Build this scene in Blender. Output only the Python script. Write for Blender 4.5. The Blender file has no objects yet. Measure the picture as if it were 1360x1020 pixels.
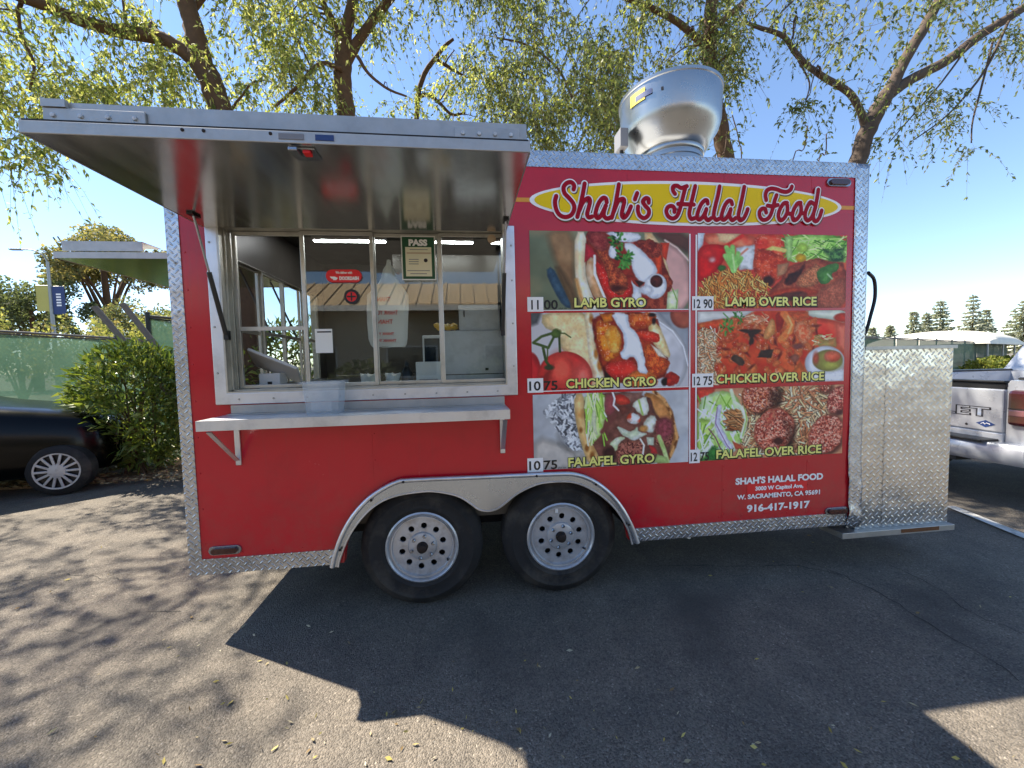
import bpy, bmesh, math, random
import numpy as np
from mathutils import Vector, Matrix
from mathutils.geometry import tessellate_polygon

random.seed(7); RNG = np.random.default_rng(11)
S = bpy.context.scene
COL = S.collection
R = math.radians

# ---------------------------------------------------------------- camera, sky, sun, exposure
YAW, PITCH, ROLL, FPX = 0.1160352, 0.05576945, -0.02367281, 520.0      # solved from the trailer's own straight edges
CAM = Vector((0.0, -2.31339, 1.47279))
def ray(px, py):
    x = (px-680)/FPX; y = -(py-510)/FPX
    c, s = math.cos(ROLL), math.sin(ROLL); x, y = c*x-s*y, s*x+c*y
    c, s = math.cos(PITCH), math.sin(PITCH); fw, up = c+s*y, c*y-s
    c, s = math.cos(YAW), math.sin(YAW)
    return Vector((c*x+s*fw, -s*x+c*fw, up))
cam = bpy.data.objects.new('camera', bpy.data.cameras.new('camera')); COL.objects.link(cam)
_f = ray(680, 510); _r = (ray(680+FPX, 510)-_f).normalized(); _u = (ray(680, 510-FPX)-_f).normalized(); _f.normalize()
_m = Matrix((_r, _u, -_f)).transposed().to_4x4(); _m.translation = CAM; cam.matrix_world = _m
cam.data.sensor_width = 36.0; cam.data.lens = 36.0*FPX/1360; cam.data.clip_start = .05; cam.data.clip_end = 3000
S.camera = cam

SUN_EL = R(52.0); SUN_D = Vector((.883*math.cos(SUN_EL), -.469*math.cos(SUN_EL), -math.sin(SUN_EL)))   # the way the light travels
wd = bpy.data.worlds.new('World'); S.world = wd; wd.use_nodes = True
_n = wd.node_tree.nodes; _l = wd.node_tree.links; _bg = _n['Background']
_sky = _n.new('ShaderNodeTexSky'); _sky.sky_type = 'NISHITA'; _sky.sun_disc = False
_sky.sun_elevation = SUN_EL; _sky.sun_rotation = math.atan2(-SUN_D.x, -SUN_D.y); _sky.altitude = 1200; _sky.air_density = 1.0; _sky.dust_density = .0; _sky.ozone_density = 2.2
_l.new(_sky.outputs[0], _bg.inputs[0]); _bg.inputs[1].default_value = .102
sun = bpy.data.objects.new('sun', bpy.data.lights.new('sun', 'SUN')); COL.objects.link(sun)
sun.data.energy = 5.0; sun.data.angle = R(.55); sun.data.color = (1, .91, .77)
sun.rotation_euler = SUN_D.to_track_quat('-Z', 'Y').to_euler(); sun.location = (-8, 6, 12)
S.view_settings.view_transform = 'Standard'; S.view_settings.look = 'None'; S.view_settings.exposure = 1.53; S.view_settings.gamma = 1
S.cycles.max_bounces = 10; S.cycles.transparent_max_bounces = 16; S.cycles.glossy_bounces = 5; S.cycles.diffuse_bounces = 4; S.cycles.transmission_bounces = 6
S.cycles.caustics_reflective = False; S.cycles.caustics_refractive = False; S.cycles.sample_clamp_indirect = 6

# ---------------------------------------------------------------- helpers
def at(px, py, axis, v):
    """the point where the sight line of a photo pixel meets the plane axis = v"""
    r = ray(px, py); i = 'xyz'.index(axis); t = (v-CAM[i])/r[i]
    return CAM+r*t
def W(px, py, y=0.0):
    p = at(px, py, 'y', y); return (p.x, p.z)
def lin(c):
    return tuple((v/12.92 if v <= .04045 else ((v+.055)/1.055)**2.4) for v in (k/255. for k in c))
WM = {}
def put(o, parent=None):
    COL.objects.link(o)
    if parent is not None:
        o.parent = parent; o.matrix_parent_inverse = WM[parent.name].inverted()
    WM[o.name] = Matrix.Identity(4)
    return o
def thing(name, label, cat, loc, group=None, rot=0.0, local=False):
    """an Empty at the thing's base; its parts are modelled in place (local=True: modelled about the Empty)"""
    o = bpy.data.objects.new(name, None); COL.objects.link(o); o.location = loc; o.rotation_euler = (0, 0, rot); o.empty_display_size = .2
    WM[o.name] = Matrix.Identity(4) if local else Matrix.Translation(loc) @ Matrix.Rotation(rot, 4, 'Z')
    tag(o, label, cat, group); return o
def tag(o, label, cat, group=None, kind=None):
    if label: o['label'] = label
    if cat: o['category'] = cat
    if group: o['group'] = group
    if kind: o['kind'] = kind
    return o
class MB:
    def __init__(s): s.v = []; s.f = []
    def add(s, v, f):
        n = len(s.v); s.v += [tuple(p) for p in v]; s.f += [tuple(i+n for i in q) for q in f]; return s
    def box(s, x0, x1, y0, y1, z0, z1, M=None):
        v = [Vector((x, y, z)) for z in (z0, z1) for y in (y0, y1) for x in (x0, x1)]
        if M is not None: v = [M @ p for p in v]
        return s.add(v, [(0, 2, 3, 1), (4, 5, 7, 6), (0, 1, 5, 4), (2, 6, 7, 3), (0, 4, 6, 2), (1, 3, 7, 5)])
    def bar(s, a, b, w, d, up=(0, 0, 1)):
        a = Vector(a); b = Vector(b); z = (b-a); L = z.length; z.normalize(); x = Vector(up).cross(z)
        if x.length < 1e-4: x = Vector((1, 0, 0))
        x.normalize(); y = z.cross(x); M = Matrix((x, y, z)).transposed().to_4x4(); M.translation = a
        return s.box(-w/2, w/2, -d/2, d/2, 0, L, M)
    def tube(s, pts, rad, n=8, cap=True):
        pts = [Vector(p) for p in pts]
        if not isinstance(rad, (list, tuple)): rad = [rad]*len(pts)
        rings = []; ref = None
        for i, p in enumerate(pts):
            t = (pts[min(i+1, len(pts)-1)]-pts[max(i-1, 0)]).normalized()
            if ref is None: ref = Vector((0, 0, 1)) if abs(t.z) < .9 else Vector((1, 0, 0))
            x = (ref-t*ref.dot(t)).normalized(); ref = x; y = t.cross(x)
            rings.append([p+(x*math.cos(2*math.pi*k/n)+y*math.sin(2*math.pi*k/n))*rad[i] for k in range(n)])
        v = [q for r in rings for q in r]; f = []
        for i in range(len(rings)-1):
            for k in range(n): f.append((i*n+k, i*n+(k+1) % n, (i+1)*n+(k+1) % n, (i+1)*n+k))
        if cap: f.append(tuple(range(n))[::-1]); f.append(tuple((len(rings)-1)*n+k for k in range(n)))
        return s.add(v, f)
    def lathe(s, prof, c, n=32, axis='z', close=False):
        v = []; f = []
        for r, h in prof:
            for k in range(n):
                a = 2*math.pi*k/n; u, w = r*math.cos(a), r*math.sin(a)
                v.append((c[0]+u, c[1]+w, c[2]+h) if axis == 'z' else ((c[0]+u, c[1]+h, c[2]+w) if axis == 'y' else (c[0]+h, c[1]+u, c[2]+w)))
        m = len(prof)
        for i in range(m if close else m-1):
            for k in range(n):
                q = (i*n+k, i*n+(k+1) % n, ((i+1) % m)*n+(k+1) % n, ((i+1) % m)*n+k)
                f.append(q if axis != 'y' else q[::-1])
        return s.add(v, f)
    def prism(s, loops, a, b, plane='xz'):
        """outline with holes, extruded from a to b across the plane"""
        def P(u, w, h): return (u, h, w) if plane == 'xz' else ((u, w, h) if plane == 'xy' else (h, u, w))
        flat = [q for l in loops for q in l]
        tri = tessellate_polygon([[Vector((q[0], q[1], 0)) for q in l] for l in loops]); n = len(flat)
        v = [P(u, w, a) for u, w in flat]+[P(u, w, b) for u, w in flat]
        f = [tuple(t) for t in tri]+[tuple(i+n for i in t[::-1]) for t in tri]; o = 0
        for l in loops:
            m = len(l)
            for i in range(m): f.append((o+i, o+(i+1) % m, o+(i+1) % m+n, o+i+n))
            o += m
        return s.add(v, f)
    def loft(s, secs, closed=True, cap=True):
        m = len(secs[0]); v = [p for q in secs for p in q]; f = []
        for i in range(len(secs)-1):
            for k in range(m if closed else m-1): f.append((i*m+k, i*m+(k+1) % m, (i+1)*m+(k+1) % m, (i+1)*m+k))
        if cap: f.append(tuple(range(m))[::-1]); f.append(tuple((len(secs)-1)*m+k for k in range(m)))
        return s.add(v, f)
    def build(s, name, mat, parent=None, smooth=None, bev=0, kind=None, base=None, fix=True):
        me = bpy.data.meshes.new(name)
        v = s.v
        if base is not None: v = [(p[0]-base[0], p[1]-base[1], p[2]-base[2]) for p in v]
        me.from_pydata(v, [], s.f)
        if fix:
            bm = bmesh.new(); bm.from_mesh(me); bmesh.ops.recalc_face_normals(bm, faces=bm.faces); bm.to_mesh(me); bm.free()
        if smooth: me.polygons.foreach_set('use_smooth', [True]*len(me.polygons)); me.set_sharp_from_angle(angle=R(smooth))
        me.materials.append(MATS[mat] if isinstance(mat, str) else mat)
        o = bpy.data.objects.new(name, me); put(o, parent)
        if base is not None: o.location = base
        if bev:
            b = o.modifiers.new('bevel', 'BEVEL'); b.width = bev; b.segments = 2; b.limit_method = 'ANGLE'; b.angle_limit = R(50)
        if kind: o['kind'] = kind
        return o
def np_mesh(name, V, F, mat, parent=None, col=None, smooth=False, kind=None, base=None):
    V = np.asarray(V, np.float32); F = np.asarray(F, np.int32); k = F.shape[1]
    if base is not None: V = V-np.asarray(base, np.float32)
    me = bpy.data.meshes.new(name); me.vertices.add(len(V)); me.vertices.foreach_set('co', V.ravel())
    me.loops.add(F.size); me.loops.foreach_set('vertex_index', F.ravel()); me.polygons.add(len(F))
    me.polygons.foreach_set('loop_start', np.arange(0, F.size, k, dtype=np.int32))
    if col is not None:
        a = me.color_attributes.new('Col', 'FLOAT_COLOR', 'POINT'); a.data.foreach_set('color', np.asarray(col, np.float32).ravel())
    me.update(calc_edges=True); me.validate()
    me.polygons.foreach_set('use_smooth', [smooth]*len(me.polygons))
    me.materials.append(MATS[mat] if isinstance(mat, str) else mat)
    o = bpy.data.objects.new(name, me); put(o, parent)
    if base is not None: o.location = base
    if kind: o['kind'] = kind
    return o
def spline(pts, k=6):
    P = [Vector(p) for p in pts]; P = [P[0]*2-P[1]]+P+[P[-1]*2-P[-2]]; out = []
    for i in range(1, len(P)-2):
        for j in range(k):
            t = j/k; a, b, c, d = P[i-1], P[i], P[i+1], P[i+2]
            out.append(.5*((2*b)+(c-a)*t+(2*a-5*b+4*c-d)*t*t+(3*b-a-3*c+d)*t**3))
    return out+[P[-2].copy()]
def copy_tree(o, parent=None):
    c = o.copy(); COL.objects.link(c); c.parent = parent; WM[c.name] = Matrix.Identity(4)
    for ch in [q for q in bpy.data.objects if q.parent == o]: copy_tree(ch, c)
    return c

# ---------------------------------------------------------------- materials
MATS = {}
def nt(name):
    m = bpy.data.materials.new(name); m.use_nodes = True; MATS[name] = m; t = m.node_tree
    return m, t, t.nodes['Principled BSDF'], (lambda k, **a: _node(t, k, a)), t.links.new
def _node(t, k, a):
    n = t.nodes.new('ShaderNode'+k)
    for q, v in a.items(): setattr(n, q, v)
    return n
def noise(N, L, vec, scale, det=4, rough=.55):
    n = N('TexNoise'); n.inputs['Scale'].default_value = scale; n.inputs['Detail'].default_value = det; n.inputs['Roughness'].default_value = rough
    if vec is not None: L(vec, n.inputs['Vector'])
    return n.outputs['Fac']
def ramp(N, L, fac, stops):
    n = N('ValToRGB'); e = n.color_ramp.elements
    while len(e) < len(stops): e.new(.5)
    for q, (p, c) in zip(e, stops):
        q.position = p; q.color = (*(c if isinstance(c, tuple) else (c, c, c)), 1)
    L(fac, n.inputs[0]); return n.outputs[0]
def math_(N, L, op, a, b=None, clamp=False):
    n = N('Math', operation=op, use_clamp=clamp)
    for i, q in enumerate((a, b)):
        if q is None: continue
        if isinstance(q, (int, float)): n.inputs[i].default_value = q
        else: L(q, n.inputs[i])
    return n.outputs[0]
def mixc(N, L, fac, a, b, mode='MIX'):
    n = N('Mix', data_type='RGBA', blend_type=mode)
    for i, q in ((0, fac), (6, a), (7, b)):
        if isinstance(q, (int, float)): n.inputs[i].default_value = q
        elif isinstance(q, tuple): n.inputs[i].default_value = (*q, 1)
        else: L(q, n.inputs[i])
    return n.outputs[2]
def bump(N, L, b, h, strength=.3, dist=.01):
    n = N('Bump'); n.inputs['Strength'].default_value = strength; n.inputs['Distance'].default_value = dist
    L(h, n.inputs['Height']); L(n.outputs[0], b.inputs['Normal']); return n
def plain(name, c, rough=.5, metal=0., var=.12, vs=6., bmp=0., bs=60., dirt=None, ds=2.5, spec=.5, coat=0., rvar=.12):
    m, t, b, N, L = nt(name)
    tc = N('TexCoord').outputs['Object']; c = lin(c)
    n1 = noise(N, L, tc, vs, 5)
    col = mixc(N, L, n1, tuple(k*(1-var) for k in c), tuple(min(1, k*(1+var)) for k in c))
    if dirt:
        n2 = noise(N, L, tc, ds, 6, .65)
        col = mixc(N, L, ramp(N, L, n2, [(.48, 0.), (.72, dirt[1])]), col, lin(dirt[0]))
    L(col, b.inputs['Base Color'])
    rr = N('MapRange'); rr.inputs[3].default_value = max(.02, rough-rvar); rr.inputs[4].default_value = min(1, rough+rvar)
    L(noise(N, L, tc, vs*2.3, 4), rr.inputs[0]); L(rr.outputs[0], b.inputs['Roughness'])
    b.inputs['Metallic'].default_value = metal; b.inputs['Specular IOR Level'].default_value = spec; b.inputs['Coat Weight'].default_value = coat; b.inputs['Coat Roughness'].default_value = .08
    if bmp: bump(N, L, b, noise(N, L, tc, bs, 3), bmp, .004)
    return m

plain('white_panel', (214, 212, 206), .4, var=.05)
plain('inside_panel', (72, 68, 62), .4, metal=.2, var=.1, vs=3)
plain('aluminium', (214, 216, 220), .38, metal=.85, var=.1, vs=7, bmp=.04, bs=30, dirt=((120, 118, 112), .5), ds=4)
plain('aluminium_sash', (188, 186, 178), .38, metal=.9, var=.1, vs=9, dirt=((110, 106, 96), .45), ds=5)

plain('galvanised', (176, 174, 170), .45, metal=.75, var=.16, vs=16, dirt=((130, 130, 126), .4), ds=6)
plain('dull_steel', (196, 198, 200), .5, metal=.35, var=.12, vs=20, dirt=((150, 150, 148), .5), ds=9)
plain('fender_metal', (176, 186, 200), .26, metal=1., var=.06, vs=3)
plain('spun_aluminium', (160, 162, 164), .3, metal=1., var=.08, vs=3, bmp=.03, bs=9)
plain('steel_wheel', (190, 192, 196), .38, metal=.5, var=.06, vs=14, dirt=((110, 96, 80), .5), ds=14)
plain('rusty_steel', (52, 44, 40), .65, metal=.6, var=.35, vs=30)
plain('rust', (112, 74, 44), .85, metal=.2, var=.4, vs=40)
plain('rubber', (40, 39, 39), .78, var=.25, vs=9, bmp=.15, bs=90, dirt=((86, 80, 72), .7), ds=5, spec=.3)
plain('black_rubber', (18, 18, 19), .5, var=.1)
plain('dark_underside', (30, 30, 32), .8, var=.3)
plain('black_plastic', (20, 20, 22), .4, var=.1)
plain('grey_plastic', (120, 120, 124), .45, var=.05)
plain('white_plastic', (222, 222, 220), .4, var=.04)
plain('white_paper', (232, 230, 224), .75, var=.04)
plain('cream_paper', (226, 218, 186), .75, var=.05)
plain('green_print', (24, 74, 44), .5, var=.08)
plain('red_print', (226, 26, 34), .4, var=.04)
plain('dark_print', (34, 30, 34), .5, var=.08)
plain('tan_print', (196, 170, 140), .6, var=.1)
plain('yellow_vinyl', (240, 202, 4), .45, var=.06, vs=2, spec=.25)
plain('white_vinyl', (246, 242, 240), .36, var=.03)
plain('maroon_vinyl', (164, 6, 34), .5, var=.06, vs=4, spec=.15)
plain('shadow_vinyl', (96, 70, 16), .4, var=.05)
plain('stripe_vinyl', (226, 150, 40), .4, var=.06)
plain('caption_yellow', (244, 238, 130), .4, var=.05)
plain('caption_black', (26, 18, 10), .5, var=.05)
plain('blue_label', (34, 58, 110), .45, var=.08)
plain('yellow_label', (214, 186, 30), .45, var=.08)
plain('amber_lens', (64, 16, 12), .2, var=.1, coat=.5)
plain('cardboard', (176, 140, 90), .8, var=.1)
plain('yellow_food', (236, 184, 20), .6, var=.2, vs=40)
plain('dark_counter', (46, 44, 44), .35, var=.15)
plain('car_black', (3, 3, 3), .2, var=.05, spec=.25, rvar=.03)
plain('truck_silver', (176, 180, 188), .3, metal=.25, var=.05, vs=3, coat=.6, dirt=((150, 150, 150), .35), ds=2)
plain('tail_lens', (60, 8, 14), .12, var=.12, coat=1.)
plain('pale_lens', (130, 84, 88), .2, var=.08, coat=1.)
plain('truck_glass', (22, 32, 38), .05, var=.1, coat=1., rvar=.02)
plain('chrome_grey', (150, 154, 160), .22, metal=.9, var=.06)
plain('bark', (88, 66, 46), .9, var=.45, vs=16, bmp=.9, bs=34)
plain('bark_pale', (78, 64, 52), .9, var=.4, vs=14, bmp=.9, bs=34)
plain('twig', (92, 70, 52), .85, var=.3, vs=30)
plain('grey_wood', (120, 110, 98), .85, var=.25, vs=20, bmp=.4, bs=40)
plain('fence_post', (60, 66, 62), .55, metal=.5, var=.15)
plain('fence_rail', (104, 100, 94), .55, metal=.6, var=.2)
plain('lamp_metal', (150, 150, 148), .45, metal=.7, var=.1)
plain('banner_blue', (44, 62, 110), .6, var=.1)
plain('banner_yellow', (190, 180, 96), .6, var=.1)
plain('tent_white', (206, 200, 184), .6, var=.06, vs=1)
plain('roof_tan', (196, 170, 132), .5, var=.08, vs=1.2)
plain('stucco', (190, 176, 152), .85, var=.08, bmp=.2, bs=60)
plain('soil', (126, 104, 78), .95, var=.35, vs=10, bmp=.8, bs=30)
plain('road_paint', (206, 204, 196), .7, var=.15, vs=18, dirt=((90, 88, 84), .8), ds=9)
plain('crack', (44, 42, 40), .9, var=.2)
plain('dark_glass', (20, 30, 40), .05, var=.1, rvar=.02)

def awning_skin():
    m, t, b, N, L = nt('aluminium_skin'); o = N('TexCoord').outputs['Object']; mp = N('Mapping'); mp.inputs['Scale'].default_value = (22, 1.1, 1); L(o, mp.inputs[0])
    s = noise(N, L, mp.outputs[0], 1., 5, .6); c = mixc(N, L, s, (.5, .5, .5), (.74, .74, .73)); c = mixc(N, L, ramp(N, L, noise(N, L, o, 3., 6, .7), [(.5, 0.), (.72, .5)]), c, (.36, .34, .31))
    L(c, b.inputs['Base Color']); b.inputs['Metallic'].default_value = .97; rr = N('MapRange'); rr.inputs[3].default_value = .1; rr.inputs[4].default_value = .26; L(s, rr.inputs[0]); L(rr.outputs[0], b.inputs['Roughness'])
    bump(N, L, b, math_(N, L, 'ADD', noise(N, L, o, 1.5, 2), math_(N, L, 'MULTIPLY', s, .05)), .12, .008)
awning_skin()
def red_vinyl():
    m, t, b, N, L = nt('red_vinyl'); o = N('TexCoord').outputs['Object']; sp = N('SeparateXYZ'); L(o, sp.inputs[0])
    c = mixc(N, L, noise(N, L, o, 1.3, 4), lin((186, 12, 32)), lin((204, 20, 40)))
    c = mixc(N, L, ramp(N, L, noise(N, L, o, 3.4, 6, .7), [(.5, 0.), (.75, .4)]), c, lin((150, 22, 34)))                   # rubbed, faded patches
    st = N('Mapping'); st.inputs['Scale'].default_value = (26, 26, 1.2); L(o, st.inputs[0]); run = noise(N, L, st.outputs[0], 1., 4, .6)
    c = mixc(N, L, ramp(N, L, run, [(.60, 0.), (.78, .22)]), c, lin((120, 70, 66)))                                      # rain runs
    low = N('MapRange'); L(sp.outputs[2], low.inputs[0]); low.inputs[1].default_value = .95; low.inputs[2].default_value = .34; low.inputs[3].default_value = 0; low.inputs[4].default_value = .75
    sp_ = math_(N, L, 'MULTIPLY', low.outputs[0], ramp(N, L, noise(N, L, o, 7., 8, .75), [(.42, 0.), (.68, 1.)])); c = mixc(N, L, math_(N, L, 'MULTIPLY', sp_, .5), c, lin((128, 92, 80)))   # road splash
    L(c, b.inputs['Base Color']); rr = N('MapRange'); rr.inputs[3].default_value = .13; rr.inputs[4].default_value = .34; L(noise(N, L, o, 5., 5), rr.inputs[0]); L(rr.outputs[0], b.inputs['Roughness'])
    b.inputs['Coat Weight'].default_value = .15; b.inputs['Coat Roughness'].default_value = .1
    bump(N, L, b, noise(N, L, o, 1.7, 2), .4, .014)
red_vinyl()
def coloured(name, rough=.4, trans=0., spec=.4, coat=0., tint=1.):
    """colour comes from the mesh's own Col attribute (print, leaf tints)"""
    m, t, b, N, L = nt(name)
    a = N('Attribute', attribute_name='Col'); tc = N('TexCoord').outputs['Object']
    col = mixc(N, L, .0, a.outputs['Color'], a.outputs['Color'])
    L(col, b.inputs['Base Color']); b.inputs['Roughness'].default_value = rough; b.inputs['Specular IOR Level'].default_value = spec; b.inputs['Coat Weight'].default_value = coat
    if trans:
        tr = N('BsdfTranslucent'); L(mixc(N, L, 1., col, (1.12*tint, 1.1*tint, .62*tint), 'MULTIPLY'), tr.inputs[0])
        mx = N('MixShader'); mx.inputs[0].default_value = trans; L(b.outputs[0], mx.inputs[1]); L(tr.outputs[0], mx.inputs[2]); L(mx.outputs[0], t.nodes['Material Output'].inputs[0])
    return m
coloured('print', .45, spec=.3); coloured('leaf', .5, .6, .25, tint=1.4); coloured('bush_leaf', .3, .35, .5); coloured('far_leaf', .7, .45, .2); coloured('litter', .8, .15, .2)

def diamond(name, c, scale=34., rough=.27, dirt=.35):
    """raised tread plate: short bars that alternate by 45 degrees"""
    m, t, b, N, L = nt(name)
    o = N('TexCoord').outputs['Object']; sp = N('SeparateXYZ'); L(o, sp.inputs[0])
    u = math_(N, L, 'MULTIPLY', math_(N, L, 'ADD', sp.outputs[0], sp.outputs[1]), scale); v = math_(N, L, 'MULTIPLY', sp.outputs[2], scale)
    # rotate the lattice by 45 degrees, then let the bars run along one axis or the other in turn
    p = math_(N, L, 'MULTIPLY', math_(N, L, 'ADD', u, v), .7071); q = math_(N, L, 'MULTIPLY', math_(N, L, 'SUBTRACT', u, v), .7071)
    par = math_(N, L, 'MODULO', math_(N, L, 'ABSOLUTE', math_(N, L, 'ADD', math_(N, L, 'FLOOR', p), math_(N, L, 'FLOOR', q))), 2.)
    a = math_(N, L, 'SUBTRACT', math_(N, L, 'FRACT', math_(N, L, 'ADD', p, 100.)), .5); d = math_(N, L, 'SUBTRACT', math_(N, L, 'FRACT', math_(N, L, 'ADD', q, 100.)), .5)
    def el(x, y):
        return math_(N, L, 'ADD', math_(N, L, 'POWER', math_(N, L, 'DIVIDE', math_(N, L, 'ABSOLUTE', x), .56), 2.), math_(N, L, 'POWER', math_(N, L, 'DIVIDE', math_(N, L, 'ABSOLUTE', y), .17), 2.))
    e = mixc(N, L, par, el(a, d), el(d, a))
    h = math_(N, L, 'SUBTRACT', 1., e, True); h = math_(N, L, 'POWER', h, .5)
    c = lin(c); n1 = noise(N, L, o, 5, 5)
    col = mixc(N, L, n1, tuple(k*.82 for k in c), tuple(min(1, k*1.1) for k in c))
    dn = ramp(N, L, noise(N, L, o, 9, 6, .7), [(.45, 0.), (.7, dirt)])
    col = mixc(N, L, dn, col, lin((96, 94, 88)))
    h = math_(N, L, 'ADD', h, math_(N, L, 'MULTIPLY', noise(N, L, o, 2.6, 3), 3.)); h = math_(N, L, 'ADD', h, math_(N, L, 'MULTIPLY', noise(N, L, o, 11., 2), .4))
    L(col, b.inputs['Base Color']); b.inputs['Metallic'].default_value = .92; b.inputs['Roughness'].default_value = rough
    n = bump(N, L, b, h, .9, .006)
    return m
diamond('tread_plate', (200, 203, 207)); diamond('tread_plate_box', (216, 214, 208), 28., .22, .2)

def glass(name, tint=(.93, .96, .95), ior=1.5, rough=0., boost=1.):
    m, t, b, N, L = nt(name)
    tr = N('BsdfTransparent'); tr.inputs[0].default_value = (*tint, 1); gl = N('BsdfGlossy'); gl.inputs['Roughness'].default_value = rough
    ge = N('NewGeometry'); dt = N('VectorMath', operation='DOT_PRODUCT'); L(ge.outputs['Incoming'], dt.inputs[0]); L(ge.outputs['Normal'], dt.inputs[1])
    k = math_(N, L, 'POWER', math_(N, L, 'SUBTRACT', 1., math_(N, L, 'ABSOLUTE', dt.outputs['Value']), True), 5.); f0 = .055*boost
    f = math_(N, L, 'ADD', math_(N, L, 'MULTIPLY', k, 1-f0), f0, True)
    mx = N('MixShader'); L(f, mx.inputs[0]); L(tr.outputs[0], mx.inputs[1]); L(gl.outputs[0], mx.inputs[2]); L(mx.outputs[0], t.nodes['Material Output'].inputs[0])
glass('window_glass', (.9, .93, .92), 1.55, 0., 1.15)
def clear_plastic():
    m, t, b, N, L = nt('clear_plastic')
    tr = N('BsdfTransparent'); tr.inputs[0].default_value = (.93, .95, .97, 1)
    b.inputs['Base Color'].default_value = (.9, .91, .91, 1); b.inputs['Roughness'].default_value = .25
    mx = N('MixShader'); mx.inputs[0].default_value = .15; L(tr.outputs[0], mx.inputs[1]); L(b.outputs[0], mx.inputs[2]); L(mx.outputs[0], t.nodes['Material Output'].inputs[0])
clear_plastic()
def bag_plastic():
    m, t, b, N, L = nt('bag_plastic'); b.inputs['Base Color'].default_value = (.95, .95, .94, 1); b.inputs['Roughness'].default_value = .4
    tr = N('BsdfTranslucent'); tr.inputs[0].default_value = (.8, .8, .76, 1); mx = N('MixShader'); mx.inputs[0].default_value = .5
    L(b.outputs[0], mx.inputs[1]); L(tr.outputs[0], mx.inputs[2]); L(mx.outputs[0], t.nodes['Material Output'].inputs[0])
bag_plastic()
def emit(name, c, s):
    m, t, b, N, L = nt(name); b.inputs['Emission Color'].default_value = (*c, 1); b.inputs['Emission Strength'].default_value = s
emit('led', (.95, .98, 1), 22.)
def asphalt():
    m, t, b, N, L = nt('asphalt'); o = N('TexCoord').outputs['Object']
    vo = N('TexVoronoi'); vo.inputs['Scale'].default_value = 150; L(o, vo.inputs['Vector'])
    vs = N('TexVoronoi'); vs.inputs['Scale'].default_value = 210; L(o, vs.inputs['Vector'])
    big = noise(N, L, o, .45, 5, .6); mid = noise(N, L, o, 3.2, 6, .65)
    base = mixc(N, L, ramp(N, L, big, [(.35, 0.), (.65, 1.)]), (.134, .116, .094), (.19, .163, .13))
    base = mixc(N, L, ramp(N, L, mid, [(.42, 0.), (.66, .6)]), base, (.088, .08, .07))
    st = ramp(N, L, vo.outputs['Color'], [(.0, .45), (.55, 1.), (.86, 1.25), (1., 2.3)])
    base = mixc(N, L, 1., base, st, 'MULTIPLY')
    pale = ramp(N, L, vs.outputs['Color'], [(.9, 0.), (.97, .5)])
    base = mixc(N, L, pale, base, (.34, .32, .29))
    stain = ramp(N, L, noise(N, L, o, 1.1, 4, .5), [(.55, 0.), (.72, .75)])
    base = mixc(N, L, stain, base, (.062, .057, .052))
    L(base, b.inputs['Base Color']); b.inputs['Roughness'].default_value = .86; b.inputs['Specular IOR Level'].default_value = .35
    h = math_(N, L, 'ADD', math_(N, L, 'MULTIPLY', vo.outputs['Distance'], -1.), math_(N, L, 'MULTIPLY', mid, .6))
    bump(N, L, b, h, .7, .008)
asphalt()
def screen_cloth(name, ca, cb, tra):
    m, t, b, N, L = nt(name); o = N('TexCoord').outputs['Object']; sp = N('SeparateXYZ'); L(o, sp.inputs[0])
    u = math_(N, L, 'MULTIPLY', math_(N, L, 'ADD', sp.outputs[0], sp.outputs[1]), 11.); v = math_(N, L, 'MULTIPLY', sp.outputs[2], 14.)
    def wire(x):
        f = math_(N, L, 'ABSOLUTE', math_(N, L, 'SUBTRACT', math_(N, L, 'FRACT', math_(N, L, 'ADD', x, 200.)), .5)); return ramp(N, L, f, [(.0, 1.), (.06, 0.)])
    w = math_(N, L, 'MAXIMUM', wire(math_(N, L, 'ADD', u, v)), wire(math_(N, L, 'SUBTRACT', u, v)))
    n1 = noise(N, L, o, 1.6, 5); col = mixc(N, L, n1, lin(ca), lin(cb))
    col = mixc(N, L, math_(N, L, 'MULTIPLY', w, .45), col, lin((70, 84, 76)))
    L(col, b.inputs['Base Color']); b.inputs['Roughness'].default_value = .8
    tr = N('BsdfTranslucent'); L(col, tr.inputs[0]); mx = N('MixShader'); mx.inputs[0].default_value = tra
    tp = N('BsdfTransparent'); m2 = N('MixShader'); m2.inputs[0].default_value = .102
    L(b.outputs[0], mx.inputs[1]); L(tr.outputs[0], mx.inputs[2]); L(mx.outputs[0], m2.inputs[1]); L(tp.outputs[0], m2.inputs[2]); L(m2.outputs[0], t.nodes['Material Output'].inputs[0])
screen_cloth('screen_cloth', (52, 82, 66), (98, 130, 108), .4); screen_cloth('screen_cloth_dark', (44, 66, 54), (66, 92, 76), .15)

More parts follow.
